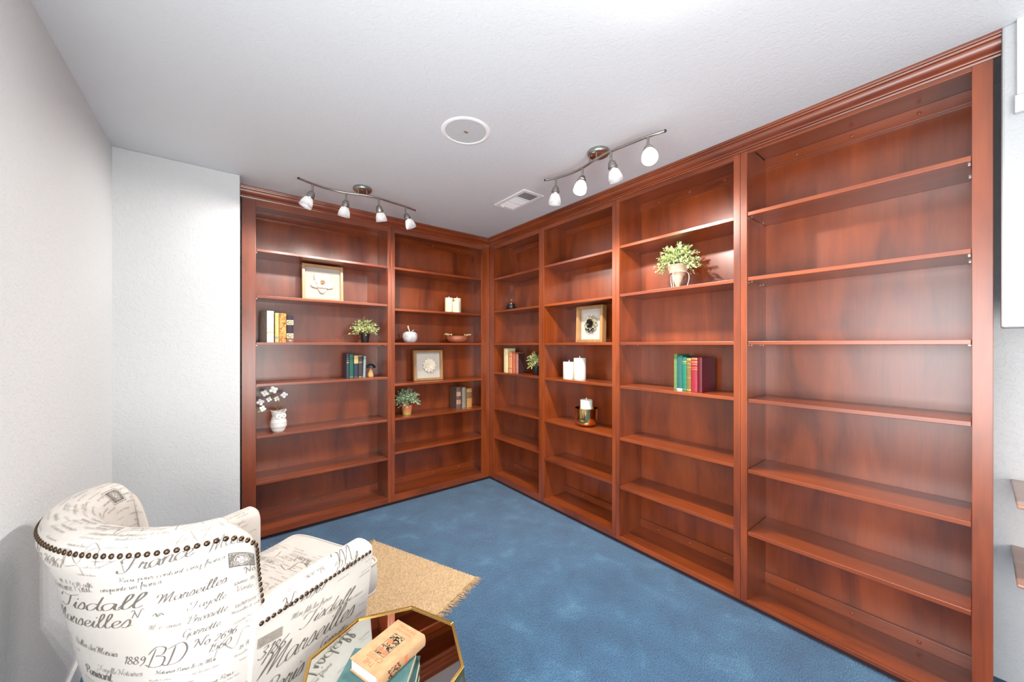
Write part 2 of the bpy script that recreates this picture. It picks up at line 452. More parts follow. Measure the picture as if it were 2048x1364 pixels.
build('lever', MB().box(-.004, .004, -.0, .012, -.013, -.007), WHITE, t, loc=(-.03, .15, 0))

# ------------------------------------------------------------------ track lights
def catmull(P, n=6, closed=False):
    P = [Vector(p) for p in P]; out = []
    m = len(P)
    for i in range(m - 1):
        p0 = P[max(i - 1, 0)]; p1 = P[i]; p2 = P[i + 1]; p3 = P[min(i + 2, m - 1)]
        for k in range(n):
            t = k / n
            out.append(0.5 * ((2 * p1) + (-p0 + p2) * t + (2 * p0 - 5 * p1 + 4 * p2 - p3) * t * t + (-p0 + 3 * p1 - 3 * p2 + p3) * t ** 3))
    out.append(P[-1]); return out

def track_light(label, canopy, bar, heads, power):
    t = thing('track_light', label, 'track light', (canopy[0], canopy[1], H), 0, 'wavy four-head track lights')
    cx, cy = canopy
    zb = -0.062
    build('canopy', MB().lathe([(0.058, -0.0006), (0.060, -0.004), (0.0595, -0.016), (0.054, -0.024), (0.045, -0.0275), (0.012, -0.029), (0, -0.029)], 40), NICKEL, t, smooth='auto')
    for a in (0.6, 2.7, 4.4):
        build('canopy_screw', MB().lathe([(0.003, 0), (0.003, -0.004), (0, -0.005)], 10, (0.040 * math.cos(a), 0.040 * math.sin(a), -0.0275)), NICKEL, t, smooth=True)
    path = catmull([(x - cx, y - cy, zb) for x, y in bar], 8)
    # nearest points of the bar to canopy for the two hanger posts
    mid = min(range(len(path)), key=lambda i: path[i].x ** 2 + path[i].y ** 2)
    for dk in (-2, 2):
        p = path[max(0, min(len(path) - 1, mid + dk))]
        build('hanger', MB().tube([(p.x, p.y, -0.026), (p.x, p.y, zb)], 0.0035, 10), NICKEL, t, smooth='auto')
    build('bar', MB().tube(path, 0.0068, 14), NICKEL, t, smooth='auto')
    for e in (path[0], path[-1]):
        build('end_cap', MB().ball((e.x, e.y, e.z), 0.0074, 12), BLACK, t, smooth=True)
    for (hx, hy, d) in heads:
        d = Vector(d).normalized()
        s = Vector((hx - cx, hy - cy, zb - 0.004)); e = s + Vector((0, 0, -0.047))
        st = build('stem', MB().tube([s, e], 0.0062, 12).ball(tuple(e), 0.0075, 12), NICKEL, t, smooth='auto')
        so = build('socket', MB().lathe([(0, -.006), (0.010, -0.002), (0.017, 0.006), (0.0215, 0.018), (0.0225, 0.027), (0.0245, 0.029), (0.0245, 0.034), (0.0225, 0.036), (0.0225, 0.040), (0.0235, 0.042), (0.0225, 0.046), (0.0, 0.046)], 28, e, d), NICKEL, t, smooth='auto')
        build('glass_shade', MB().lathe([(0.0215, 0.044), (0.027, 0.055), (0.0325, 0.070), (0.0365, 0.088), (0.038, 0.105), (0.0360, 0.105), (0.0345, 0.088), (0.0305, 0.070), (0.025, 0.055), (0.0195, 0.046)], 32, e, d, cap=False), FROST, t, smooth=True)
        build('bulb', MB().lathe([(0.009, 0.046), (0.012, 0.055), (0.021, 0.078), (0.023, 0.088), (0.020, 0.092), (0, 0.093)], 20, e, d), BULB_HOT if d.x < -.3 and d.y < 0 else BULB, t, smooth=True)
        ld = bpy.data.lights.new('spot_lamp', 'SPOT'); ld.energy = power; ld.shadow_soft_size = 0.02; ld.color = (1.0, 0.95, 0.89)
        ld.spot_size = math.radians(160); ld.spot_blend = 0.5
        lo = bpy.data.objects.new('spot_lamp', ld); COL.objects.link(lo); lo.parent = t
        lo.location = e + d * 0.112; lo.rotation_euler = d.to_track_quat('-Z', 'Y').to_euler()
    return t
track_light('wavy brushed nickel track light with four glass heads, left of the room corner', (0.742, 2.598),
            [(0.353, 2.545), (0.435, 2.578), (0.535, 2.600), (0.636, 2.592), (0.732, 2.560), (0.836, 2.550), (0.94, 2.566), (1.042, 2.584), (1.122, 2.608)],
            [(0.435, 2.578, (-0.42, 0.10, -1)), (0.636, 2.592, (-0.10, 0.22, -1)), (0.836, 2.550, (0.30, 0.25, -1)), (1.042, 2.584, (0.45, -0.05, -1))], 11)
track_light('wavy brushed nickel track light with four glass heads, in front of the right-hand bookcases', (1.628, 1.300),
            [(1.545, 1.640), (1.577, 1.580), (1.602, 1.49), (1.606, 1.395), (1.588, 1.281), (1.587, 1.185), (1.60, 1.08), (1.615, 0.990), (1.637, 0.915)],
            [(1.577, 1.580, (0.02, 0.12, -1)), (1.606, 1.395, (-0.42, -0.15, -1)), (1.587, 1.185, (0.32, -0.10, -1)), (1.615, 0.990, (-0.55, -0.45, -1))], 30)
# ------------------------------------------------------------------ books
def spine_pts(w, b, off=0.0, n=7):
    return [(w / 2 * -math.cos(PI * i / (n - 1)) * (1 + off / (w / 2)), -b * math.sin(PI * i / (n - 1)) - off) for i in range(n)]
def book(label, group, loc, w, h, d, cover, page, rotz=0.0, bands=(), lean=0.0, spine_mat=None, flat=False):
    t = thing('book', label, 'book', loc, rotz, group)
    if lean: t.rotation_euler = (0, lean, rotz)
    if flat: t.rotation_euler = flat
    th = 0.0026; b = min(0.006, w * 0.18)
    mats = [cover]; mb = MB()
    mb.box(-w / 2, -w / 2 + th, 0.004, d, 0, h); mb.box(w / 2 - th, w / 2, 0.004, d, 0, h)
    def strip(z0, z1, off, mi):
        P = spine_pts(w, b, off)
        Q = [(x, y + 0.005) for x, y in P]; inner = [(w / 2 - 0.0008, 0.0066), (-w / 2 + 0.0008, 0.0066)]
        poly = [(x, y, 0) for x, y in Q + inner]
        mb.extrude(poly, (0, 0, z0), (0, 0, z1), mi)
    si = 0
    if spine_mat: mats.append(spine_mat); si = 1
    strip(0, h, 0, si)
    for z0, z1, m in bands:
        if m not in mats: mats.append(m)
        strip(z0 * h, z1 * h, 0.0005, mats.index(m))
    build('cover', mb, mats, t, bevel=0.0007)
    build('page_block', MB().box(-w / 2 + th + .0002, w / 2 - th - .0002, 0.0068, d - 0.004, 0.003, h - 0.003), page, t)
    return t
PAGE = plain('aged_page_edges', sl(218, 200, 165), 0.8, var=0.12, vscale=200)
GOLDL = plain('gold_leaf_tooling', sl(205, 165, 90), 0.4, 0.5)
c_ = lambda n, r, g, b, ro=0.6: plain(n, sl(r, g, b), ro, var=0.16, vscale=40)
GREYB = c_('grey_paper_board', 168, 162, 150); WHITEB = c_('white_parchment', 244, 240, 232)
YELB = c_('yellowed_map_paper', 214, 190, 120); MAPB = c_('tan_map_leather', 200, 142, 74); EYE = c_('dark_aubergine', 52, 36, 52)
CREAM = c_('cream_cloth', 222, 208, 168)
def mapmat():
    m, nt, b = base_mat('antique_map_print')
    f = noise(nt, coords(nt), 38, 5, 0.7, 1.2)
    nt.links.new(ramp(nt, f, [(0.38, sl(120, 66, 34)), (0.46, sl(206, 142, 66)), (0.62, sl(228, 184, 112)), (0.72, sl(160, 92, 44))]), b.inputs['Base Color'])
    b.inputs['Roughness'].default_value = 0.55; return m
MAPP = mapmat()
G1 = 'old decorative books at the left end of the left bookcase'
z = 1.3872
book('thick white-spined old book with grey cover side, first of the row by the white wall', G1, (0.262, Y0 + .055, z), .046, .226, .13, GREYB, PAGE, 0.30, spine_mat=WHITEB,
     bands=[(.30, .34, YELB)])
book('narrow yellowed old book between the white-spined and tan map-patterned books', G1, (0.3005, Y0 + .058, z), .0235, .214, .15, YELB, PAGE, bands=[(.86, .87, GOLDL), (.12, .2, GREYB)])
book('tan book with an antique map pattern, right of the narrow yellowed book', G1, (0.3365, Y0 + .056, z), .0435, .213, .16, MAPP, PAGE)
t = book('dark purple book with cream eye-shaped ornaments on its spine', G1, (0.3825, Y0 + .056, z), .043, .197, .15, EYE, PAGE,
     bands=[(.66, .84, CREAM), (.16, .34, CREAM), (.0, .14, c_('dusty_rose', 158, 104, 96))])
en = MB()
for zc, rr in ((.75, 1.0), (.25, 1.0), (.07, .8)):
    zc *= .197
    for (sx, sz, mi, off) in ((.018, .0115, 0, .0042), (.013, .0075, 1, .0048), (.003, .003, 0, .0054)):
        pts = []
        for i in range(20):
            a = 2 * PI * i / 20
            pts.append((sx * rr * math.cos(a), 0, zc + sz * rr * math.sin(a) * (abs(math.sin(a)) ** .4)))
        en.add([(x, -off + .0036 + 0.0045 * (x / .0215) ** 2 - .0018, zz) for x, _, zz in pts], [tuple(range(20))], mi)
build('spine_ornament', en, [EYE, CREAM], t)

G2 = 'small cloth books beside the wooden mushroom'
NAVY = c_('navy_cloth', 42, 50, 72); GRN = c_('forest_green_cloth', 22, 92, 74); BLK = c_('charcoal_cloth', 58, 54, 52)
PALE = c_('pale_grey_blue_cloth', 140, 160, 160); TAN = c_('tan_label', 206, 168, 116); NAVY2 = c_('dark_slate_cloth', 56, 62, 78)
z = 1.0972
book('slim dark slate book with gold line, leftmost of the five small books by the mushroom', G2, (0.790, Y0 + .075, z), .020, .203, .12, NAVY2, PAGE, bands=[(.62, .65, GOLDL), (.8, .81, GOLDL), (.72, .73, GOLDL)])
book('forest green cloth book, second in the row by the wooden mushroom', G2, (0.8185, Y0 + .075, z), .032, .197, .12, GRN, PAGE, bands=[(.03, .04, GOLDL), (.06, .068, GOLDL), (.9, .91, GOLDL)])
book('navy book with a tan paper label on its spine', G2, (0.8545, Y0 + .075, z), .034, .192, .12, NAVY, PAGE, bands=[(.62, .96, TAN), (.03, .04, GOLDL)])
book('charcoal book with thin gold bands, between the navy and pale grey books', G2, (0.890, Y0 + .075, z), .033, .188, .12, BLK, PAGE, bands=[(.66, .675, GOLDL), (.69, .70, GOLDL), (.95, .97, GOLDL), (.02, .05, GOLDL)])
book('slim pale grey-blue book leaning beside the wooden mushroom', G2, (0.918, Y0 + .075, z + .0006), .019, .178, .11, PALE, PAGE, lean=0.035, bands=[(.9, .91, NAVY2)])

G3 = 'antique books low in the bookcase left of the corner'
RED = c_('faded_red_leather', 134, 62, 62); FLO = None
def floral():
    m, nt, b = base_mat('red_floral_print')
    f = noise(nt, coords(nt), 95, 3, 0.6, 0.6)
    nt.links.new(ramp(nt, f, [(0.42, sl(196, 170, 140)), (0.5, sl(170, 52, 50)), (0.6, sl(206, 180, 150))]), b.inputs['Base Color']); return m
FLO = floral()
GRT = c_('grey_tweed_cloth', 138, 132, 116); BRN = c_('worn_brown_leather', 124, 92, 62); OCH = c_('ochre_leather', 188, 136, 78)
z = 0.7392
book('antique book with red floral panels on a grey spine, leftmost of three low books', G3, (1.832, Y0 + .10, z), .050, .212, .14, c_('grey_brown_leather', 100, 82, 72), PAGE, bands=[(.58, .78, FLO), (.2, .4, FLO), (.94, .97, RED)])
book('slim grey tweed book between the red floral and the ochre antique books', G3, (1.893, Y0 + .10, z), .041, .206, .14, GRT, PAGE)
book('short ochre and brown antique book, rightmost of three low books', G3, (1.956, Y0 + .10, z), .058, .188, .13, OCH, PAGE, bands=[(.48, .82, BRN), (.02, .05, GOLDL), (.93, .95, RED)])

def rloc(y, d, z): return (X0 + d, y, z)
G4 = 'old books beside the plant right of the room corner'
z = 1.0982
PCH = c_('cream_vellum', 226, 212, 160); ORG = c_('worn_orange_paper', 214, 150, 106); OR2 = c_('rust_red_paper', 196, 104, 70); PNK = c_('faded_pink_leather', 178, 116, 104); DKB = c_('dark_brown_board', 62, 32, 32)
book('tall cream vellum book, tallest of four beside the corner plant', G4, rloc(2.906, .065, z), .062, .238, .10, PCH, PAGE, -PI / 2)
book('worn orange book right of the tall cream one', G4, rloc(2.836, .065, z), .058, .200, .11, ORG, PAGE, -PI / 2, bands=[(.78, .8, RED), (.2, .22, RED)])
book('slim rust red book in the row beside the corner plant', G4, rloc(2.784, .065, z), .042, .196, .11, OR2, PAGE, -PI / 2, bands=[(.85, .87, GOLDL), (.6, .61, GOLDL)])
book('faded pink-spined book with dark brown cover, nearest the corner plant', G4, rloc(2.730, .065, z), .044, .188, .075, DKB, PAGE, -PI / 2, spine_mat=PNK)

G5 = 'green and crimson books under the wire-stand plant'
z = 1.0902
MOSS = c_('moss_green_cloth', 96, 124, 70, .5); TEAL = c_('worn_teal_cloth', 34, 92, 88, .5); EMR = c_('emerald_cloth', 20, 112, 86, .45); OLV = c_('olive_gold_leather', 120, 92, 44, .5)
CRM = c_('crimson_cloth', 142, 34, 48, .45); MAR = c_('maroon_board', 92, 12, 30, .4)
book('tall moss green book, leftmost and tallest of the green and crimson books', G5, rloc(1.160, .060, z), .020, .222, .16, MOSS, PAGE, -PI / 2)
book('worn teal book with a white torn lower corner', G5, rloc(1.131, .055, z + .0006), .034, .212, .15, TEAL, PAGE, -PI / 2, bands=[(.0, .055, WHITEB)])
book('emerald green book with short gold title lines', G5, rloc(1.0985, .050, z), .027, .203, .14, EMR, PAGE, -PI / 2, bands=[(.86, .885, GOLDL), (.82, .83, GOLDL), (.04, .05, GOLDL)])
book('olive and gold tooled book between the emerald and crimson ones', G5, rloc(1.0705, .048, z), .026, .200, .14, OLV, PAGE, -PI / 2, bands=[(.93, .98, GOLDL), (.82, .83, GOLDL), (.72, .73, GOLDL), (.4, .41, GOLDL), (.02, .06, GOLDL)])
book('crimson cloth book with gold title lines, second from the right of its row', G5, rloc(1.037, .045, z), .037, .203, .15, CRM, PAGE, -PI / 2, bands=[(.95, .975, GOLDL), (.86, .885, GOLDL), (.80, .815, GOLDL), (.7, .71, GOLDL), (.65, .66, GOLDL)])
book('deep maroon book showing its broad cover, rightmost of its row', G5, rloc(1.005, .045, z), .024, .204, .178, MAR, PAGE, -PI / 2)

# ------------------------------------------------------------------ foliage
def leaf(mb, p, d, size, rnd, mi=0, wid=0.42):
    d = d.normalized(); s = d.cross(Vector((0, 0, 1)))
    if s.length < .05: s = Vector((1, 0, 0))
    s.normalize(); s = Matrix.Rotation(rnd.uniform(-1.0, 1.0), 3, d) @ s; n = s.cross(d)
    a = p; e = p + d * size; m1 = p + d * size * .38; m2 = p + d * size * .72
    w = size * wid
    vs = [a, m1 + s * w * .5 + n * w * .16, m2 + s * w * .42 + n * w * .14, e, m2 - s * w * .42 + n * w * .14, m1 - s * w * .5 + n * w * .16, m1, m2]
    mb.add(vs, [(0, 6, 1), (1, 6, 7, 2), (2, 7, 3), (0, 5, 6), (5, 4, 7, 6), (4, 3, 7)], mi)
def foliage(c, R, sprigs, lpn, size, seed, low=-0.25, wid=0.55, clip=None):
    """c origin of the sprigs, R radii; returns leaves and stems"""
    rnd = random.Random(seed); mb = MB(); st = MB(); c = Vector(c)
    for i in range(sprigs):
        a = rnd.uniform(0, 2 * PI); e = math.asin(rnd.uniform(low, 1.0))
        tip = c + Vector((R[0] * math.cos(e) * math.cos(a), R[1] * math.cos(e) * math.sin(a), R[2] * math.sin(e))) * rnd.uniform(.72, 1.0)
        if clip:
            tip.y = max(min(tip.y, clip[1]), clip[0])
        mid = (c + tip) * .5 + Vector((0, 0, R[2] * .16))
        P = catmull([c, mid, tip], 6)
        st.tube(P, 0.0007, 4)
        for k in range(lpn):
            f = .30 + .70 * k / (lpn - 1); j = min(len(P) - 2, int(f * (len(P) - 1))); p = P[j] + (P[j + 1] - P[j]) * rnd.random()
            d = (P[j + 1] - P[j]).normalized() * .6 + Vector((rnd.uniform(-1, 1), rnd.uniform(-1, 1), rnd.uniform(-.6, 1)))
            if k == lpn - 1: d = (P[-1] - P[-2]); p = P[-1]
            if clip and p.y > clip[1] - .012: d.y = -abs(d.y)
            leaf(mb, p, d, size * rnd.uniform(.7, 1.15), rnd, 0, wid)
    return mb, st
def black_pot(t, r, h):
    build('pot', MB().lathe([(r * .74, 0), (r * .78, .002), (r * .97, h * .86), (r * 1.04, h * .87), (r * 1.05, h), (r * .96, h), (r * .93, h * .88), (0, h * .86)], 28), BLACK, t, smooth='auto')
def plant(label, loc, rotz, R, zc, sprigs, lpn, size, seed, clip, mat=LEAF, group=None, wid=.55, low=-.25):
    t = thing('potted_plant', label, 'plant', loc, rotz, group)
    mb, st = foliage((0, 0, zc), R, sprigs, lpn, size, seed, low, wid, clip)
    build('foliage', mb, mat, t); build('stems', st, TWIG, t)
    return t
t = plant('small variegated artificial plant in a black pot on the eye-level shelf of the left bookcase', (0.938, Y0 + .125, 1.3872), 0, (.122, .10, .135), .082, 95, 11, .016, 3, (-.115, .125))
black_pot(t, .037, .078)
t = plant('small variegated plant in a black pot, partly hidden by the stile beside the old books', rloc(2.500, .115, 1.0982), -PI / 2, (.115, .09, .12), .085, 90, 11, .017, 5, (-.10, .13))
black_pot(t, .042, .080)
t = plant('bushy sage green plant in a terracotta pot low beside the centre stile', (1.302, Y0 + .115, 0.7392), 0, (.118, .105, .135), .105, 150, 12, .024, 8, (-.11, .14), LEAF2, wid=.26, low=-.15)
TERRA = None
def mossy():
    m, nt, b = base_mat('mossy_terracotta')
    tc = N(nt, 'ShaderNodeTexCoord'); sp = N(nt, 'ShaderNodeSeparateXYZ'); nt.links.new(tc.outputs['Object'], sp.inputs[0])
    f = noise(nt, coords(nt, (1, 1, .3)), 60, 3)
    ad = N(nt, 'ShaderNodeMath', operation='MULTIPLY_ADD'); nt.links.new(sp.outputs[2], ad.inputs[0]); ad.inputs[1].default_value = 9.0; nt.links.new(f, ad.inputs[2])
    nt.links.new(ramp(nt, ad.outputs[0], [(0.42, sl(172, 168, 80)), (0.95, sl(196, 120, 78))]), b.inputs['Base Color']); b.inputs['Roughness'].default_value = .7
    return m
build('pot', MB().lathe([(.034, 0), (.037, .001), (.049, .083), (.051, .085), (.051, .090), (.045, .090), (.043, .080), (0, .078)], 28), mossy(), t, smooth='auto')

# plant in a chalky cone urn held by a white wire stand
t = plant('leafy boxwood plant in a chalky cone-shaped pot held by a white wire stand', rloc(1.168, .110, 1.7184), -PI / 2, (.140, .10, .145), .145, 150, 12, .020, 11, (-.12, .125), low=-.35)
CHALK = plain('chalky_terracotta', sl(205, 176, 150), .8, var=.22, vscale=45, bmp=.4, bscale=80)
build('pot', MB().lathe([(0, .003), (.012, .003), (.0135, .020), (.040, .104), (.050, .106), (.066, .142), (.069, .144), (.069, .148), (.063, .148), (.050, .120), (0, .118)], 32), CHALK, t, smooth='auto')
build('inner_pot', MB().lathe([(.040, .119), (.044, .158), (.041, .158), (.036, .150), (0, .149)], 24), BLACK, t, smooth='auto')
WIRE = plain('cream_painted_wire', sl(226, 216, 196), .4)
for a in (PI * .12, PI * .88, PI * 1.5):
    ca, sa = math.cos(a), math.sin(a)
    build('stand_leg', MB().tube(catmull([(r * ca, r * sa, zz) for r, zz in ((.049, .104), (.060, .092), (.063, .060), (.056, .028), (.050, .0032))], 6), .0024, 8), WIRE, t, smooth=True)
ring = [(.0515 * math.cos(2 * PI * i / 32), .0515 * math.sin(2 * PI * i / 32), .1025) for i in range(33)]
build('stand_ring', MB().tube(ring, .0024, 8, cap=False), WIRE, t, smooth=True)

# ------------------------------------------------------------------ framed paper flowers
OAK = wood('light_oak_frame', 2, sl(176, 128, 78), sl(206, 162, 108), .5)
OAK2 = wood('aged_gold_oak_frame', 2, sl(140, 98, 54), sl(186, 142, 90), .4)
LINEN = plain('linen_mat_board', sl(186, 181, 172), .85, var=.04, vscale=300)
PAPER = plain('printed_paper_petals', sl(232, 222, 202), .7, var=.12, vscale=260)
def frame(label, loc, rotz, w, h, d, mat, tilt, fw=.019):
    t = thing('shadow_box_frame', label, 'picture frame', loc, rotz, 'framed flower shadow boxes')
    t.rotation_euler = (-tilt, 0, rotz); t.location.z += d * math.sin(tilt) + .0006
    # mitred frame sides
    for nm, q in (('frame_side', 0), ('frame_side', 1), ('frame_side', 2), ('frame_side', 3)):
        W, Hh = w / 2, h
        corners = [(-W, 0), (W, 0), (W, Hh), (-W, Hh)]; inner = [(-W + fw, fw), (W - fw, fw), (W - fw, Hh - fw), (-W + fw, Hh - fw)]
        a, b2 = corners[q], corners[(q + 1) % 4]; c, e = inner[(q + 1) % 4], inner[q]
        build(nm, MB().extrude([(a[0], 0, a[1]), (b2[0], 0, b2[1]), (c[0], 0, c[1]), (e[0], 0, e[1])], (0, 0, 0), (0, d, 0)), mat, t, bevel=.0012)
    build('mat_board', MB().box(-w / 2 + fw, w / 2 - fw, d * .80, d * .80 + .003, fw, h - fw), LINEN, t)
    return t
def petal(mb, c, ang, ln, wd, lift, y0, mi=0):
    n = 8; ca, sa = math.cos(ang), math.sin(ang); vs = []
    for i in range(n + 1):
        u = i / n; r = ln * u; ww = wd * math.sin(PI * min(1, u * .86 + .08)) ** .8
        for v in (-1, -.5, 0, .5, 1):
            y = y0 - lift * (u ** 1.4) - .004 * (1 - v * v) * math.sin(PI * u) * -1 - .003 * abs(v)
            px, pz = r * ca - v * ww * sa, r * sa + v * ww * ca
            vs.append((c[0] + px, y, c[1] + pz))
    fs = [(i * 5 + j, i * 5 + j + 1, (i + 1) * 5 + j + 1, (i + 1) * 5 + j) for i in range(n) for j in range(4)]
    mb.add(vs, fs, mi)
def solid(o, t_=0.0008):
    m = o.modifiers.new('thickness', 'SOLIDIFY'); m.thickness = t_; return o
t = frame('oak shadow box holding a five-petal paper flower, high in the left bookcase', (.622, Y0 + .135, 1.7145), 0, .296, .290, .035, OAK, .06)
pm = MB()
for k in range(5): petal(pm, (-.005, .150), PI / 2 + .62 + k * 2 * PI / 5, .083, .031, .012, .024)
for k in range(5): petal(pm, (-.005, .152), PI / 2 + k * 2 * PI / 5, .050, .027, .016, .014)
solid(build('paper_flower', pm, PAPER, t, smooth=True))
cm = MB()
for k in range(9): petal(cm, (-.005, .152), k * 2.4, .020 - k * .0012, .011, .010, .008 - k * .001)
solid(build('flower_centre', cm, c_('brown_paper_roll', 186, 150, 112), t, smooth=True))

t = frame('aged oak shadow box holding a round cream paper rosette, below eye level', (1.524, Y0 + .120, 1.0345), 0, .290, .284, .036, OAK2, .05, .021)
pm = MB()
for ring_, (nn, ln, wd, y0) in enumerate(((11, .066, .021, .022), (9, .052, .019, .016), (7, .038, .017, .011), (5, .024, .013, .007))):
    for k in range(nn): petal(pm, (.012, .140), k * 2 * PI / nn + ring_ * .4, ln, wd, .006, y0)
solid(build('paper_rosette', pm, PAPER, t, smooth=True))
build('flower_centre', MB().ball((.012, .004, .140), .009, 12, (1, .6, 1)), PAPER, t, smooth=True)

t = frame('deep oak shadow box holding a silvery metal rose, beside the stile at eye level', rloc(1.885, .105, 1.3875), -PI / 2, .262, .286, .050, OAK2, .03, .022)
SILV = plain('tarnished_silver_leaf', sl(206, 197, 172), .32, .6, var=.35, vscale=60)
DSILV = plain('darkened_rose_centre', sl(70, 64, 56), .25, .8, var=.4, vscale=70)
pm = MB()
for k in range(9): petal(pm, (0, .150), k * 2 * PI / 9, .066, .026, .010, .036)
for k in range(7): petal(pm, (0, .150), .3 + k * 2 * PI / 7, .052, .024, .013, .029)
solid(build('metal_petals', pm, SILV, t, smooth=True))
pm = MB()
for k in range(6): petal(pm, (0, .148), .1 + k * 2 * PI / 6, .037, .021, .014, .021)
for k in range(7): petal(pm, (0, .150), k * 2.4, .024 - k * .0022, .013, .012, .010 - k * .0012)
for a in (-2.35, -1.8, -1.2): petal(pm, (0, .146), a, .070, .018, .004, .028)
solid(build('rose_centre', pm, DSILV, t, smooth=True))

# ------------------------------------------------------------------ candles
def candle(label, loc, r, h, mat, group, name='pillar_candle', led=True):
    t = thing(name, label, 'candle', loc, 0, group)
    build('wax', MB().lathe([(r * .985, 0), (r, .002), (r, h - .004), (r * .97, h), (r * .82, h - .001), (r * .70, h - .006), (0, h - .008)], 36), mat, t, smooth='auto')
    build('flame_tip', MB().lathe([(.0042, h - .008), (.0045, h + .003), (.0034, h + .010), (.0008, h + .017), (0, h + .0175)], 12), WICK, t, smooth=True)
    return t
G6 = 'ivory pillar candles in the bookcase left of the corner'
z = 1.6832
candle('tall ivory pillar candle at the left of the group of three', (1.731, Y0 + .115, z), .040, .146, WAX, G6)
candle('shorter ivory pillar candle standing in front of the other two', (1.770, Y0 + .043, z), .0385, .106, WAX, G6)
candle('ivory pillar candle at the right rear of the group of three', (1.826, Y0 + .125, z), .039, .150, WAX, G6)
G7 = 'pale flameless candles under the metal rose'
candle('shorter pale flameless pillar candle on the left of the pair', rloc(2.078, .095, 1.0932), .050, .138, WAX2, G7)
candle('taller pale flameless pillar candle on the right of the pair', rloc(1.968, .100, 1.0932), .0485, .172, WAX2, G7)
GOLD = plain("polished_gold_metal", sl(222, 190, 130), .10, 1.0, .03)
t = thing('candle_bowl', 'shiny gold metal bowl with a candle standing in it', 'bowl', rloc(1.900, .100, .7362))
build('bowl', MB().lathe([(0, 0), (.040, 0), (.060, .006), (.078, .022), (.087, .045), (.089, .075), (.0895, .140), (.0875, .141), (.086, .075), (.083, .046), (.074, .026), (.056, .0115), (0, .008)], 48), GOLD, t, smooth='auto')
candle('pale pillar candle standing inside the gold bowl', rloc(1.900, .100, .7362 + .0085), .047, .196, WAX2, None)

# ------------------------------------------------------------------ marble apple, copper bowl, mushroom, oil lamp, owl vase
t = thing('stone_apple', 'grey and white stone apple ornament with a leaf', 'ornament', (1.330, Y0 + .110, 1.3904))
MARB = plain('grey_white_stone', sl(190, 190, 192), .3, var=.30, vscale=22)
prof = [(.0, .004), (.020, .002), (.034, .0), (.050, .010), (.063, .032), (.068, .056), (.064, .078), (.050, .094), (.032, .100), (.016, .095), (.005, .086), (0, .084)]
build('fruit', MB().lathe([(p.x, p.z) for p in catmull([(r, 0, zz) for r, zz in prof], 4)], 36), MARB, t, smooth=True)
build('stalk', MB().tube(catmull([(0, 0, .084), (-.008, 0, .112), (-.016, 0, .134), (-.020, 0, .152)], 5), [.0055, .0055, .0052, .005, .005, .005, .005, .005, .0052, .0055, .006, .0062, .0066, .007, .0072, .0075][:16], 10), c_('cream_stalk', 214, 198, 168), t, smooth='auto')
lf = MB(); n = 10; vs = []
for i in range(n + 1):
    u = i / n; w = .017 * math.sin(PI * min(1, u * .95 + .04)) ** .8
    for v in (-1, 0, 1):
        vs.append((.002 + .062 * u, v * w - .004, .098 + .030 * math.sin(PI * u * .85) - .014 * u - .004 * abs(v)))
lf.add(vs, [(i * 3 + j, i * 3 + j + 1, i * 3 + j + 4, i * 3 + j + 3) for i in range(n) for j in range(2)])
solid(build('leaf', lf, plain('silver_leaf_metal', sl(186, 188, 192), .25, .9), t, smooth=True), .0022)

COPPER = plain('hammered_copper', sl(226, 150, 116), .42, .75, .10, 50, bmp=.5, bscale=70)
t = thing('copper_bowl', 'hammered copper bowl with pale antler-shaped handles', 'bowl', (1.832, Y0 + .125, 1.3892))
build('bowl', MB().lathe([(0, 0), (.045, 0), (.066, .006), (.092, .022), (.104, .044), (.106, .066), (.108, .069), (.104, .0695), (.101, .046), (.088, .025), (.062, .010), (0, .006)], 44), COPPER, t, smooth='auto')
BONE = plain('pale_gold_antler', sl(232, 218, 168), .4, .3)
for s in (-1, 1):
    hm = MB(); z0 = .079
    hm.tube(catmull([(s * .088, -.045, z0), (s * .106, -.02, z0 + .003), (s * .112, .01, z0 + .002), (s * .104, .045, z0)], 5), .0045, 8)
    for (y, dx, dz) in ((-.040, .030, .010), (-.018, .036, .014), (.004, .030, .016), (.026, .034, .009), (-.03, -.022, .012), (.01, -.024, .011)):
        hm.tube(catmull([(s * .103, y, z0 + .002), (s * (.103 + dx * .5), y - .006, z0 + dz * .3), (s * (.103 + dx), y - .002, z0 + dz)], 4), [.004] * 4 + [.003] * 4 + [.0015], 7)
    hm.tube([(s * .106, 0, .0665), (s * .108, 0, z0 + .002)], .004, 8)
    build('antler_handle', hm, BONE, t, smooth=True)

t = thing('mushroom_ornament', 'small wooden mushroom ornament with a shiny black cap', 'ornament', (.972, Y0 + .085, 1.0972))
build('stem', MB().lathe([(p.x, p.z) for p in catmull([(.018, 0, 0), (.022, 0, .004), (.0235, 0, .020), (.018, 0, .045), (.012, 0, .065), (.010, 0, .085)], 4)], 28), c_('turned_light_wood', 206, 158, 104, .4), t, smooth='auto')
build('cap', MB().lathe([(0, .080), (.030, .080), (.040, .078), (.0425, .079), (.040, .090), (.031, .103), (.017, .112), (0, .115)], 32), plain('glossy_black_enamel', sl(26, 26, 30), .08), t, smooth='auto')

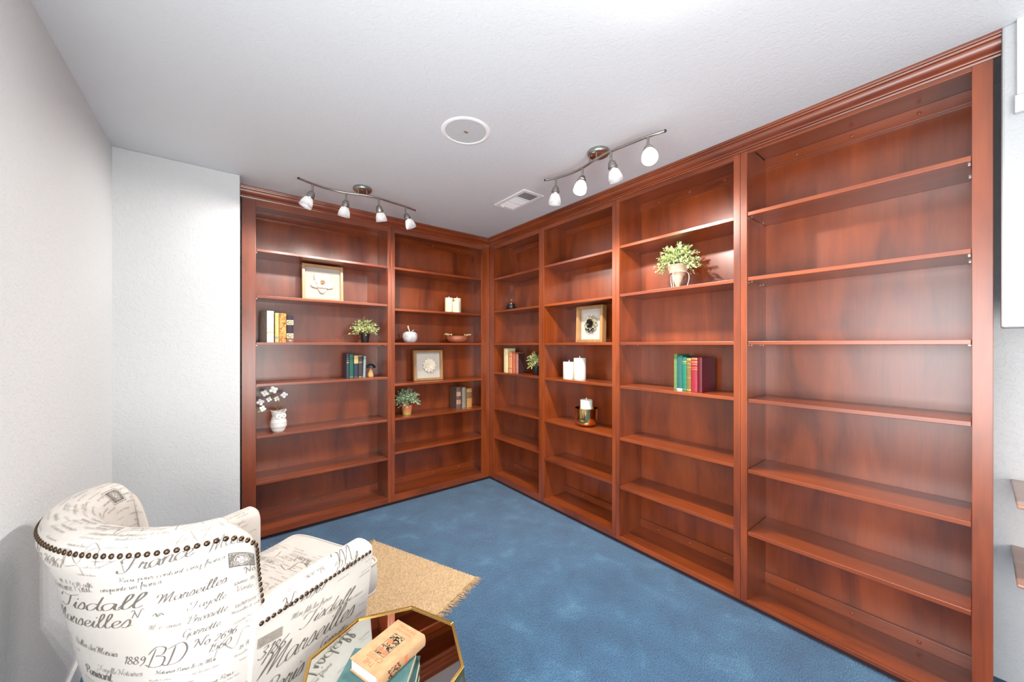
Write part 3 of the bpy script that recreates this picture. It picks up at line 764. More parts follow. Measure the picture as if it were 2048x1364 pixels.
t = thing('oil_lamp', 'clear glass oil lamp chimney on a dark metal base with a key', 'oil lamp', rloc(2.862, .105, 1.7122), -PI / 2)
PEW = plain('dark_pewter', sl(62, 60, 60), .3, .9)
build('base', MB().lathe([(0, 0), (.072, 0), (.074, .004), (.070, .009), (.048, .012), (.046, .016), (.050, .020), (.051, .046), (.046, .050), (.042, .052), (.042, .060), (.039, .061), (0, .061)], 36), PEW, t, smooth='auto')
build('key', MB().tube([(.046, 0, .038), (.074, 0, .038)], .0035, 10).lathe([(0, 0), (.012, 0), (.013, .003), (.012, .006), (0, .006)], 20, (.074, 0, .038), (1, 0, 0)), NICKEL, t, smooth='auto')
build('burner', MB().lathe([(.014, .061), (.017, .075), (.006, .086), (.004, .094), (0, .095)], 20), BRASS, t, smooth='auto')
cp = catmull([(.040, 0, .058), (.055, 0, .085), (.059, 0, .105), (.050, 0, .140), (.034, 0, .175), (.025, 0, .205), (.024, 0, .245)], 5)
prof = [(p.x, p.z) for p in cp] + [(p.x - .0016, p.z) for p in reversed(cp)]
build('chimney', MB().lathe(prof, 40, cap=False), GLASS, t, smooth=True)

t = thing('owl_vase', 'white ceramic owl vase with textured feathers', 'vase', (.311, Y0 + .072, .7364), .35)
OWL = plain('white_glazed_ceramic', sl(236, 234, 228), .3, var=.04)
OWLD = plain('grey_wash_recess', sl(150, 148, 144), .5)
def owlr(zz):
    pr_ = [(0, .030), (.012, .040), (.045, .0505), (.075, .050), (.100, .043), (.118, .040), (.135, .044), (.148, .050)]
    for (a, r), (b, q) in zip(pr_, pr_[1:]):
        if zz <= b:
            u = (zz - a) / (b - a); u = u * u * (3 - 2 * u); return r + (q - r) * u
    return pr_[-1][1]
vs = []; fs = []; n = 48; m = 46
for j in range(m + 1):
    zz = .148 * j / m
    for i in range(n):
        a = 2 * PI * i / n; r = owlr(zz)
        if zz < .108:   # feather scales
            row = int(zz / .0135); ph = (a * 8 / PI + (row % 2) * .5) % 1.0; fr_ = (zz % .0135) / .0135
            r += .0042 * max(0, 1 - abs(ph - .5) * 2) ** .5 * (1 - fr_) 
        ztop = zz + (.012 * abs(math.cos(a)) ** 3 if j > m - 5 else 0) * (j - m + 5) / 5
        vs.append((r * math.cos(a), r * math.sin(a), ztop))
for j in range(m):
    for i in range(n):
        k = (i + 1) % n; fs.append((j * n + i, j * n + k, (j + 1) * n + k, (j + 1) * n + i))
fs.append(tuple(range(n - 1, -1, -1)))
o0 = len(vs)
for dz, rr in ((-.001, .045), (-.04, .038)):
    for i in range(n):
        a = 2 * PI * i / n
        vs.append((rr * math.cos(a), rr * math.sin(a), .148 + dz + (.012 * abs(math.cos(a)) ** 3 if dz > -.01 else 0)))
top = m * n
for i in range(n):
    k = (i + 1) % n; fs.append((top + i, top + k, o0 + k, o0 + i)); fs.append((o0 + i, o0 + k, o0 + n + k, o0 + n + i))
fs.append(tuple(o0 + n + i for i in range(n)))
build('body', MB().add(vs, fs), OWL, t, smooth=True)
fm = MB()
for s in (-1, 1):
    fm.lathe([(0.019, 0), (.0175, .004), (.010, .0055), (.007, .003), (0, .003)], 24, (s * .017, -.0395, .118), (s * .25, -1, .1))
build('face_disc', fm, OWL, t, smooth='auto')
em = MB()
for s in (-1, 1): em.ball((s * .018, -.044, .118), .0042, 10)
em.lathe([(.005, 0), (0, .012)], 8, (0, -.043, .112), (0, -.6, -1))
build('eyes_and_beak', em, OWLD, t, smooth='auto')

t = thing('flower_branch', 'branch of white dogwood blossoms with green leaves, standing in the owl vase', 'flowers', (.311, Y0 + .072, .7362 + .115))
bm_ = MB()
tips = []
def br(P, r0=.0017):
    Q = catmull(P, 5); bm_.tube(Q, [r0 * (1 - .5 * i / len(Q)) for i in range(len(Q))], 6)
br([(0, 0, 0), (-.006, 0, .045), (-.030, -.004, .090), (-.040, -.008, .105)], .002)
br([(-.006, 0, .045), (.012, -.006, .090), (.030, -.012, .135), (.033, -.012, .150)])
br([(-.004, 0, .040), (-.045, -.01, .048), (-.075, -.012, .042), (-.098, -.014, .062)])
br([(-.040, -.008, .105), (-.070, -.008, .108), (-.110, -.02, .112)])
br([(-.040, -.008, .105), (-.044, -.01, .135), (-.080, -.01, .165), (-.085, -.012, .172)])
br([(-.044, -.01, .135), (-.038, -.050, .165), (-.038, -.096, .198)])
br([(-.052, -.01, .107), (-.058, -.014, .122), (-.060, -.016, .128)])
br([(-.026, -.004, .085), (-.018, -.012, .112), (-.014, -.014, .124)])
build('branch', bm_, TWIG, t, smooth=True)
rnd = random.Random(4)
fl = [((-.110, -.02, .112), .024), ((-.085, -.014, .172), .026), ((-.038, -.100, .203), .026), ((-.060, -.018, .128), .019), ((-.014, -.016, .128), .019), ((.034, -.014, .152), .023), ((-.098, -.016, .064), .022)]
for (c, r) in fl:
    fmb = MB(); nn = Vector((rnd.uniform(-.5, .5), -1, rnd.uniform(-.2, .6))).normalized()
    R_ = Vector((0, 0, 1)).rotation_difference(nn).to_matrix()
    for k in range(4):
        a = k * PI / 2 + rnd.uniform(-.1, .1); vs = []
        for i in range(6):
            u = i / 5; w = .46 * r * math.sin(PI * min(1, u * .72 + .14))
            for v in (-1, 0, 1):
                q = Vector((r * u * math.cos(a) - v * w * math.sin(a), r * u * math.sin(a) + v * w * math.cos(a), .18 * r * u * u + .08 * r * abs(v)))
                vs.append(Vector(c) + R_ @ q)
        fmb.add(vs, [(i * 3 + j, i * 3 + j + 1, i * 3 + j + 4, i * 3 + j + 3) for i in range(5) for j in range(2)])
    o = build('blossom', fmb, PETAL, t, smooth=True); solid(o, .0006)
    build('blossom_centre', MB().ball(tuple(Vector(c) + nn * .002), .0032, 8), LEAF3, o, smooth=True)
lfm = MB()
for c, d, s_ in (((-.038, -.090, .188), (.3, -.3, .1), .020), ((-.034, -.070, .178), (1, -.2, -.25), .024), ((-.046, -.012, .165), (-1, -.2, -.3), .026), ((-.014, -.014, .118), (.7, -.2, .9), .024), ((-.004, -.014, .120), (.4, -.1, -.6), .016), ((-.098, -.014, .100), (-.1, -.2, 1), .020), ((-.098, -.014, .052), (-1, -.2, -.35), .030), ((-.09, -.014, .055), (.3, -.2, -.8), .014)):
    leaf(lfm, Vector(c), Vector(d), s_, rnd, 0, .55)
solid(build('leaves', lfm, LEAF3, t), .0005)

# ------------------------------------------------------------------ armchair printed with old French handwriting
CH_LOC = (0.0013, 1.599); CH_ROT = math.radians(27.8)
def _sgp(v, p): return math.copysign(abs(v) ** p, v)
def plan_back(t):
    """t 0..1 from the near wing end round the back to the far wing end"""
    a = PI * t
    def P(u): return Vector((-.135 - .199 * math.sin(u) if 0 <= u <= PI else -.135, -.347 * math.cos(max(0, min(PI, u))), 0))
    p = P(a); d = P(min(a + .02, PI)) - P(max(a - .02, 0)); d.normalize()
    n = Vector((-d.y, d.x, 0))
    w = min(1, min(t, 1 - t) / .06)
    e = Vector((0, -1 if t < .5 else 1, 0))
    return p, (n * w + e * (1 - w)).normalized()
BACKP = [(-.070, .13), (-.050, .25), (-.026, .40), (-.006, .53), (.010, .65), (.022, .74), (.037, .80), (.049, .842), (.047, .872), (.039, .892), (.022, .902), (-.006, .906), (-.036, .899), (-.060, .880), (-.075, .845), (-.082, .78), (-.083, .68), (-.082, .55), (-.080, .40)]
NAILS = 8.0
ARMP = [(-.055, .13), (-.030, .25), (-.008, .40), (.006, .50), (.014, .572), (.017, .600), (.012, .617), (-.006, .629), (-.030, .633), (-.056, .629), (-.074, .615), (-.080, .585), (-.080, .50), (-.080, .40)]
def prof_at(PR, s):
    """s in 0..len-1, smooth interpolation"""
    i = max(0, min(len(PR) - 2, int(s))); f = s - i
    p = [Vector((PR[max(0, min(len(PR) - 1, j))][0], PR[max(0, min(len(PR) - 1, j))][1])) for j in (i - 1, i, i + 1, i + 2)]
    return 0.5 * ((2 * p[1]) + (-p[0] + p[2]) * f + (2 * p[0] - 5 * p[1] + 4 * p[2] - p[3]) * f * f + (-p[0] + 3 * p[1] - 3 * p[2] + p[3]) * f ** 3)
def S_back(t, s, off=0.0):
    p, n = plan_back(t); q = prof_at(BACKP, s); sn = math.sin(PI * t)
    k = .4 + .8 * sn ** 1.2
    o = k * q.x if s < NAILS else k * .047 + (q.x - .047)
    z = q.y
    if off:
        q1 = prof_at(BACKP, min(len(BACKP) - 1, s + .05)); q0 = prof_at(BACKP, max(0, s - .05)); d = (q1 - q0).normalized()
        o += off * d.y; z -= off * d.x
    e = min(t, 1 - t); hi = max(0, min(1, (z - .62) / .25))
    z -= hi * .042 * max(0, 1 - e / .095) ** 2
    x = p.x + n.x * o + .045 * (1 - sn) ** 3 * max(0, min(1, (.89 - z) / .29))
    return Vector((x, p.y + n.y * o, z))
def S_arm(side, u, s, off=0.0):
    """u 0..1 from wing to the front; side -1 near, +1 far"""
    q = prof_at(ARMP, s); o = q.x; z = q.y
    if off:
        q1 = prof_at(ARMP, min(len(ARMP) - 1, s + .05)); q0 = prof_at(ARMP, max(0, s - .05)); d = (q1 - q0).normalized()
        o += off * d.y; z -= off * d.x
    x = -.12 + .405 * u
    return Vector((x, side * (.352 + o + .012 * u), z + .004 * u))
def grid(mb, F, us, vs_, mi=0, flip=False):
    n = len(vs_); V = [F(u, v) for u in us for v in vs_]
    fs = [(i * n + j, i * n + j + 1, (i + 1) * n + j + 1, (i + 1) * n + j) for i in range(len(us) - 1) for j in range(n - 1)]
    mb.add(V, fs, mi)
def end_cap(mb, pts, bulge, axis, steps=5):
    """rounded closing of an open profile loop; pts loop, bulge length along axis"""
    c = sum((Vector(p) for p in pts), Vector()) / len(pts); ax = Vector(axis); rows = [[Vector(p) for p in pts]]
    for k in range(1, steps + 1):
        a = k / steps * PI / 2
        rows.append([c + (Vector(p) - c) * (1 - (1 - math.cos(a)) * .96) + ax * bulge * math.sin(a) for p in pts])
    n = len(pts); V = [v for r in rows for v in r]
    fs = [(i * n + j, i * n + (j + 1) % n, (i + 1) * n + (j + 1) % n, (i + 1) * n + j) for i in range(steps) for j in range(n)]
    fs.append(tuple(steps * n + j for j in range(n)))
    mb.add(V, fs)

# ---- handwriting: single-stroke script letters, x-height 10
GL = {
'a': (11, '9,8 6,10 2,8 1,4 3,0 7,2 9,9 9,2 11,0 13,2'), 'b': (9, '0,2 4,12 5,20 3,20 2,10 2,2 5,0 8,3 7,8 5,9'),
'c': (8, '8,8 5,10 1,6 2,1 5,0 9,3'), 'd': (11, '9,8 5,10 1,6 2,0 6,1 9,7|11,20 9,8 9,2 11,0 13,2'), 'e': (8, '0,2 5,5 7,8 5,10 2,7 2,2 5,0 9,3'),
'f': (6, '0,2 5,14 6,20 4,20 3,8 2,-8 0,-9|0,9 6,10'), 'g': (10, '9,8 5,10 1,6 3,1 7,3 9,9 7,-6 3,-9 1,-5 10,2'), 'h': (10, '0,2 5,15 5,20 3,18 1,0|1,3 5,9 8,8 7,2 9,0 11,2'),
'i': (5, '0,2 3,10 2,2 4,0 6,2|4,14 4.6,15.5'), 'j': (5, '0,2 4,10 2,-7 0,-8|4,14 4.6,15.5'), 'l': (6, '0,2 5,14 5,20 3,18 2,4 4,0 7,2'), 'm': (15, '0,6 2,10 1,0|1,4 5,10 7,9 6,0|6,4 10,10 12,9 11,2 13,0 15,2'),
'n': (10, '0,6 2,10 1,0|1,4 5,10 8,9 7,2 9,0 11,2'), 'o': (9, '6,10 2,8 1,3 4,0 8,3 7,8 5,10 10,8'), 'p': (10, '0,4 3,10 1,-9|2,5 6,10 9,7 7,1 3,1'),
'q': (10, '9,8 5,10 1,6 3,0 7,2 9,9 8,-9 11,-5'), 'r': (8, '0,3 2,11 3,8 6,9 5,2 7,0 9,2'), 's': (7, '0,2 4,11 6,5 4,0 1,1|4,0 8,3'), 't': (6, '0,2 4,16 2,3 4,0 7,2|0,10 6,11'),
'u': (11, '0,6 2,10 2,2 5,0 8,9 8,2 10,0 12,2'), 'v': (9, '0,6 2,10 4,0 8,9 10,8'), 'x': (8, '1,9 4,8 5,2 8,1|8,9 1,0'), 'y': (10, '0,7 2,10 3,3 7,4 9,10 6,-6 2,-9 10,2'), 'z': (8, '1,9 7,9 1,0 8,1'),
'F': (17, '1,14 -1,18 4,21 11,19 20,21|11,20 8,6 3,0 -3,1 -3,5|6,11 15,11'), 'M': (19, '-3,13 -1,19 4,16 0,0|0,0 9,19 7,0|7,0 17,20 14,3 16,0 20,2'), 'T': (14, '-2,14 1,20 9,18 19,22|11,19 8,4 3,0 -2,3'),
'B': (13, '4,18 1,0|-1,13 4,20 11,18 10,12 5,11 12,9 11,1 4,0 -2,3'), 'D': (15, '5,18 3,1 -2,2 3,0 11,2 14,12 9,20 0,16'), 'G': (13, '12,16 8,20 2,14 2,3 8,0 12,8 7,8|12,8 10,-6 4,-8'),
'N': (15, '-3,14 0,19 3,14 0,0|2,17 10,1|10,1 14,20 18,19'), 'R': (13, '4,18 1,0|-2,13 4,20 11,17 9,11 4,10 10,4 15,0'), 'A': (13, '-2,1 3,3 10,20 10,0|3,8 11,8'), 'V': (12, '-1,16 2,19 5,0 13,20'), 'P': (11, '4,18 1,0|-2,13 4,20 11,17 9,10 4,10'), 'H': (14, '-1,17 3,19 1,0|12,20 9,0 13,2|2,10 11,11'),
'0': (9, '5,14 1,8 3,0 8,5 7,12 5,14'), '1': (6, '2,11 5,14 3,0'), '2': (9, '1,11 5,14 8,10 1,0 4,1 9,0'), '3': (9, '1,12 5,14 7,11 4,8 8,5 5,0 0,2'), '5': (9, '9,14 3,14 2,8 7,8 7,2 3,0 0,2'),
'6': (9, '8,15 2,8 2,1 6,0 8,5 4,8 2,5'), '7': (8, '1,13 8,14 3,0'), '8': (9, '7,11 4,14 2,10 8,4 4,0 1,4 8,11'), '9': (9, '8,11 5,14 2,10 5,7 8,11 7,3 2,-3'), ' ': (7, ''), '.': (4, '1,0 2,.6'), '°': (5, '2,12 4,14 3,15 2,12'), '~': (30, '0,6 6,14 14,3 22,12 30,5'),
}
def script(mb, txt, place, x0, y0, size, mi, wt=1.0, slant=.32, seg=4):
    """place(x, y) maps flat writing coordinates (metres) onto the cloth; size = x-height in metres"""
    k = size / 10.0; cx = 0.0
    for ch in txt:
        adv, st = GL.get(ch, GL[' '])
        for stroke in st.split('|'):
            if not stroke: continue
            P = [tuple(float(q) for q in c.split(',')) for c in stroke.split()]
            Q = catmull([(cx + a + slant * b, b, 0) for a, b in P], seg if len(P) > 2 else 2)
            n = len(Q); L = []
            for i in range(n):
                d = (Q[min(i + 1, n - 1)] - Q[max(i - 1, 0)]); d.normalize()
                w = (.30 + 1.15 * max(0, abs(d.y)) ** 2) * (.52 * wt) * (0.45 if i in (0, n - 1) else 1)
                nx, ny = -d.y * w, d.x * w
                L.append((Q[i].x, Q[i].y, nx, ny))
            vs = []
            for (x, y, nx, ny) in L:
                vs.append(place(x0 + (x + nx) * k, y0 + (y + ny) * k)); vs.append(place(x0 + (x - nx) * k, y0 + (y - ny) * k))
            if any(v is None for v in vs): continue
            mb.add(vs, [(2 * i, 2 * i + 1, 2 * i + 3, 2 * i + 2) for i in range(n - 1)], mi)
        cx += adv
    return cx * k

chair = thing('armchair', 'cream armchair printed with grey French handwriting, nailhead trim, beside the left wall', 'armchair', (CH_LOC[0], CH_LOC[1], 0), CH_ROT)
OFF = 0.0012
# outer/inner back with rolled top
bk = MB(); NT = 72; SS = [i * .5 for i in range(2 * (len(BACKP) - 1) + 1)]
grid(bk, lambda t, s: S_back(t, s), [i / NT for i in range(NT + 1)], SS)
for t_, ax in ((0.0, 1), (1.0, 1)):
    end_cap(bk, [S_back(t_, s) for s in SS], .020, (1, 0, 0))
# arc-length helpers on the outside of the back
TT = [i / 400 for i in range(401)]; AL = [0.0]
for a, b in zip(TT, TT[1:]): AL.append(AL[-1] + (S_back(b, 4) - S_back(a, 4)).length)
SP = [i * .1 for i in range(10 * (len(BACKP) - 1) + 1)]; SL = [0.0]
for a, b in zip(SP, SP[1:]): SL.append(SL[-1] + (prof_at(BACKP, b) - prof_at(BACKP, a)).length)
def inv(tab, arc, x):
    if x <= 0 or x >= tab[-1]: return None
    lo, hi = 0, len(tab) - 1
    while hi - lo > 1:
        m = (lo + hi) // 2
        if tab[m] <= x: lo = m
        else: hi = m
    f = (x - tab[lo]) / max(1e-9, tab[hi] - tab[lo]); return arc[lo] + (arc[hi] - arc[lo]) * f
# flat cloth coordinates: X runs from the far end (0) to the near wing (AL[-1]); Y up the outside and over the roll
def on_back(x, y):
    t = inv(AL, TT, AL[-1] - x); s = inv(SL, SP, y)
    if t is None or s is None: return None
    return S_back(t, s, OFF)
WL = AL[-1]
def on_arm(x, y):
    if not (0 < x < .418): return None
    s = inv(SLA, SPA, y)
    return None if s is None else S_arm(-1, x / .42, s, OFF)
SPA = [i * .1 for i in range(10 * (len(ARMP) - 1) + 1)]; SLA = [0.0]
for a, b in zip(SPA, SPA[1:]): SLA.append(SLA[-1] + (prof_at(ARMP, b) - prof_at(ARMP, a)).length)

PHR = ['Recu pour contant cinq francs', 'cinquante un francs', 'Vente des domaines', 'la somme de 1560 francs', 'pour le moulin', 'Notaires Paris 1889', 'Marseilles le 30 Mars', 'sur les deux rives', 'Fayolle pere et fils', 'a monsieur Garrette', 'enregistre le 26 Mai', 'de la presente annee']
def fill_rows(mb, place, xr, yr, seed, step=.030, size=.0042, skip=()):
    rnd = random.Random(seed); y = yr[0]
    while y < yr[1]:
        x = xr[0] + rnd.uniform(-.02, .06)
        while x < xr[1]:
            ph = rnd.choice(PHR); sz = size * rnd.uniform(.75, 1.35); w = len(ph) * sz * .92
            if not any(a < x + w and x < b and c < y + sz * 1.6 and y - sz * .6 < d for a, b, c, d in skip):
                script(mb, ph, place, x, y, sz, 2 if rnd.random() < .65 else 1, .9, seg=2)
            x += w + rnd.uniform(.01, .09)
        y += step * rnd.uniform(.55, 1.1)
def boxes(mb, place, x, y, w, h, mi, wd=.0012, n=10):
    for (ax, ay, bx, by) in ((x, y, x + w, y), (x, y + h, x + w, y + h), (x, y, x, y + h), (x + w, y, x + w, y + h)):
        for i in range(n):
            a0, b0 = ax + (bx - ax) * i / n, ay + (by - ay) * i / n; a1, b1 = ax + (bx - ax) * (i + 1) / n, ay + (by - ay) * (i + 1) / n
            hx, hy = (0, wd) if ay == by else (wd, 0)
            q = [place(a0, b0), place(a1, b1), place(a1 + hx, b1 + hy), place(a0 + hx, b0 + hy)]
            if None not in q: mb.add(q, [(0, 1, 2, 3)], mi)
def stamp(mb, place, x, y, w, h, seed):
    """engraved postage-stamp mark: dense hatching with an oval"""
    rnd = random.Random(seed)
    boxes(mb, place, x, y, w, h, 1, .0022)
    n = 26
    for i in range(n):
        for j in range(int(n * h / w)):
            cx, cy = x + w * (i + .5) / n, y + h * (j + .5) / (n * h / w); ex = ((cx - x - w / 2) / (w * .30)) ** 2 + ((cy - y - h / 2) / (h * .42)) ** 2
            if (ex > 1 and rnd.random() < .86) or (.55 < ex <= .75) or (ex <= .55 and rnd.random() < .34):
                a, b = w / n * .40, w / n * .40
                q = [place(cx - a, cy - b), place(cx + a, cy - b), place(cx + a, cy + b), place(cx - a, cy + b)]
                if None not in q: mb.add(q, [(0, 1, 2, 3)], 1)
def fit_line(mb, place, txt, x0, y0, x1, y1, mi=1, wt=1.0, slant=.32, seg=4, ys=1.0):
    adv = sum(GL.get(c, GL[' '])[0] for c in txt); L = math.hypot(x1 - x0, y1 - y0); k = L / adv
    ca, sa = (x1 - x0) / L, (y1 - y0) / L
    script(mb, txt, lambda a, b: place(x0 + a * ca - b * ys * sa, y0 + a * sa + b * ys * ca), 0, 0, k * 10, mi, wt, slant, seg)
BT = [('France', 0.702, 0.712, 0.833, 0.734, 1, 1.3, .75), ('Recu pour contant cinq francs', 0.692, 0.684, 0.892, 0.700, 1, .9), ('cinquante un francs', 0.636, 0.652, 0.772, 0.672, 1, .9),
 ('le domaine Paul', 0.400, 0.612, 0.610, 0.649, 2, .9), ('Tisdall', 0.445, 0.572, 0.720, 0.610, 1, .95, .42), ('Marseilles', 0.758, 0.615, 0.892, 0.629, 1, 1.1, .8), ('Marseilles', 0.370, 0.516, 0.690, 0.557, 1, .85, .50),
 ('Fayolle', 0.816, 0.583, 0.888, 0.585, 1, .9), ('Brossette', 0.811, 0.547, 0.890, 0.549, 1, .9), ('Garrette', 0.798, 0.513, 0.873, 0.515, 1, .9), ('No 2696', 0.820, 0.478, 0.905, 0.476, 1, 1.2),
 ('1560', 0.845, 0.452, 0.892, 0.452, 1, 1.0), ('BD', 0.716, 0.444, 0.800, 0.448, 1, .8), ('1889', 0.655, 0.452, 0.712, 0.454, 1, 1.1), ('Halles des Marais', 0.473, 0.470, 0.640, 0.470, 1, 1.0),
 ('Parisant', 0.489, 0.384, 0.604, 0.392, 1, 1.6), ('30eme AN', 0.905, 0.609, 0.964, 0.620, 1, 1.1), ('Vente', 0.910, 0.590, 0.952, 0.592, 2, 1.0), ('No', 0.938, 0.640, 0.965, 0.652, 1, 1.2),
 ('Mars', 0.862, 0.728, 0.938, 0.742, 1, .7), ('No 26967', 0.417, 0.716, 0.556, 0.712, 2, 1.3), ('pt St 7 C 18 a 6', 0.495, 0.655, 0.620, 0.664, 1, .9), ('NC', 0.697, 0.580, 0.726, 0.581, 1, 1.0),
 ('M. e Xavier', 0.731, 0.547, 0.798, 0.547, 2, 1.0), ('Notaires Paris le 26 Mai', 0.735, 0.424, 0.862, 0.424, 1, 1.1), ('Fayolle Notaires', 0.560, 0.415, 0.70, 0.420, 2, 1.0), ('usines', 0.905, 0.545, 0.955, 0.548, 2, 1.0),
 ('Garrette Banquier', 0.900, 0.500, 0.962, 0.502, 2, 1.0), ('18 Mars', 0.91, 0.42, 0.962, 0.425, 1, 1.0), ('a monsieur Roux', 0.80, 0.36, 0.90, 0.362, 1, 1.0), ('Depot legal', 0.62, 0.345, 0.74, 0.345, 2, 1.2)]
skipb = []
for (w_, x0, y0, x1, y1, mi, wt, *ys) in BT:
    ys = ys[0] if ys else .9
    fit_line(bk, on_back, w_, x0, y0, x1, y1, mi, wt, ys=ys)
    h_ = (x1 - x0) / sum(GL.get(c, GL[' '])[0] for c in w_) * 22 * ys
    skipb.append((min(x0, x1) - .006, max(x0, x1) + .012, min(y0, y1) - h_ * .25, max(y0, y1) + h_ * .95))
stamp(bk, on_back, 0.900, 0.668, .062, .042, 5); skipb.append((.89, .967, .66, .715))
# crown device and flourishes
for k in range(5): fit_line(bk, on_back, '~', .742 + .003 * k, .578 + .004 * (k % 2), .766 - .003 * k, .579 + .004 * (k % 2), 1, 1.6)
for (x0, y0, x1, y1) in ((.56, .700, .66, .745), (.60, .735, .70, .700), (.52, .740, .60, .690), (.80, .735, .90, .770), (.86, .405, .95, .445), (.74, .79, .84, .80), (.60, .79, .70, .80), (.45, .79, .52, .81)):
    fit_line(bk, on_back, '~', x0, y0, x1, y1, 2, .35)
fill_rows(bk, on_back, (.36, .955), (.20, .75), 21, .021, .0034, skipb)
fill_rows(bk, on_back, (.30, .955), (.768, .90), 22, .021, .0040)
fill_rows(bk, on_back, (.02, .60), (.80, 1.12), 23, .024, .0042)
boxes(bk, on_back, .655, .800, .05, .035, 2, .0008); boxes(bk, on_back, .12, .862, .075, .05, 1, .0014); stamp(bk, on_back, .128, .868, .058, .038, 9)

build('back', bk, [FABRIC, INK, INK2], chair, smooth='auto')
for side in (-1, 1):
    ar = MB(); SA_ = [i * .5 for i in range(2 * (len(ARMP) - 1) + 1)]
    grid(ar, lambda u, s: S_arm(side, u, s), [i / 14 for i in range(15)], SA_)
    end_cap(ar, [S_arm(side, 1.0, s) for s in SA_], .022, (1, 0, 0)); end_cap(ar, [S_arm(side, 0.0, s) for s in SA_], .004, (-1, 0, 0), 2)
    if side == -1:
        AT = [('No 26967', 0.073, 0.468, 0.215, 0.450, 1, 1.2), ('Tisdall', 0.137, 0.366, 0.330, 0.341, 1, 1.0, .62), ('Marseilles', 0.015, 0.305, 0.350, 0.270, 1, 1.0, .8), ('3186', 0.008, 0.368, 0.089, 0.350, 1, 1.3),
              ('Mon fils les freres', 0.105, 0.420, 0.247, 0.395, 1, .9), ('Paul', .255, .470, .345, .462, 1, .9), ('de la presente annee', .24, .345, .39, .330, 2, .9), ('Garrette', .22, .24, .33, .23, 1, 1.2), ('Paris', .03, .22, .16, .21, 1, 1.2)]
        ska = []
        for (w_, x0, y0, x1, y1, mi, wt, *ys) in AT:
            ys = ys[0] if ys else .9
            fit_line(ar, on_arm, w_, x0, y0, x1, y1, mi, wt, ys=ys); h_ = (x1 - x0) / sum(GL.get(c, GL[' '])[0] for c in w_) * 22
            ska.append((x0 - .005, x1 + .01, min(y0, y1) - h_ * .25, max(y0, y1) + h_ * .8))
        gv = [on_arm(x, y) for x, y in ((.008, .404), (.08, .392), (.08, .420), (.008, .432))]; ar.add(gv, [(0, 1, 2, 3)], 2); ska.append((0, .085, .385, .435))
        fit_line(ar, on_arm, 'G', .012, .408, .024, .406, 1, 1.4)
        # upside-down line on top of the arm
        script(ar, 'No 2696', lambda a, b: on_arm(.235 - a, .525 - b), 0, 0, .0095, 1, 1.1)
        script(ar, 'VENTES ET', lambda a, b: on_arm(.13 - a, .520 - b), 0, 0, .006, 2, 1.1)
        fit_line(ar, on_arm, 'M', .275, .488, .345, .486, 1, .6)
        fill_rows(ar, on_arm, (.01, .40), (.06, .465), 31, .020, .0034, ska)

    else:
        def on_far(x, y):
            if not (0 < x < .40): return None
            s = inv(SLA, SPA, y)
            return None if s is None else S_arm(1, .98 - x / .42, s, OFF)
        fill_rows(ar, on_far, (.01, .39), (.47, .74), 71, .022, .0044)
    build('arm', ar, [FABRIC, INK, INK2], chair, smooth='auto')
# seat cushion with rounded T front, piping, and the front rail
def se(a, rx0, rx1, ry, e):
    c, s = math.cos(a), math.sin(a); rx = rx1 if c > 0 else rx0
    return (rx * _sgp(c, e), ry * _sgp(s, e))
cu = MB(); rings = []
for (k, z) in ((.90, .315), (.97, .325), (1.0, .345), (1.01, .40), (1.0, .44), (.97, .458), (.90, .468), (.70, .480), (.40, .487), (.05, .489)):
    R_ = []
    for i in range(64):
        a = 2 * PI * i / 64; x, y = se(a, .20, .460, .250 + .140 * max(0, math.cos(a)) ** 3, .40)
        R_.append((x * k + (0), y * k, z))
    rings.append(R_)
V = [p for r in rings for p in r]; n = 64
fs = [(i * n + j, i * n + (j + 1) % n, (i + 1) * n + (j + 1) % n, (i + 1) * n + j) for i in range(len(rings) - 1) for j in range(n)] + [tuple(range(n - 1, -1, -1)), tuple((len(rings) - 1) * n + j for j in range(n))]
cu.add(V, fs)
def seat_z(x, y):
    k = max(abs(x) / (.46 if x > 0 else .34), abs(y) / .30)
    return .4885 - .0085 * (k / .7) ** 2 if k < .7 else .480 - .012 * (k - .7) / .2
def on_seat(x, y):   # writing coordinates: x along chair width (far->near), y toward the back
    X, Y = .34 - y, .26 - x
    if not (-.1 < X < .335 and -.255 < Y < .255): return None
    return Vector((X, Y, seat_z(X, Y) + .0022))
rs = random.Random(44)
for (w_, x, y, sz, mi, wt) in (('Marseilles', .06, .30, .018, 1, .9), ('France', .30, .22, .016, 2, .8), ('No 26967', .10, .12, .012, 1, 1.1), ('Tisdall', .22, .05, .016, 1, .9), ('1889', .40, .34, .012, 1, 1.1), ('Garrette', .34, .14, .010, 1, .9)):
    script(cu, w_, on_seat, x, y, sz, mi, wt)
for (x0, y0, x1, y1) in ((.1, .2, .25, .3), (.3, .3, .42, .2), (.2, .1, .34, .02), (.02, .2, .1, .05)):
    fit_line(cu, on_seat, '~', x0, y0, x1, y1, 1, .3)
fill_rows(cu, on_seat, (.01, .47), (.01, .42), 45, .019, .0040)

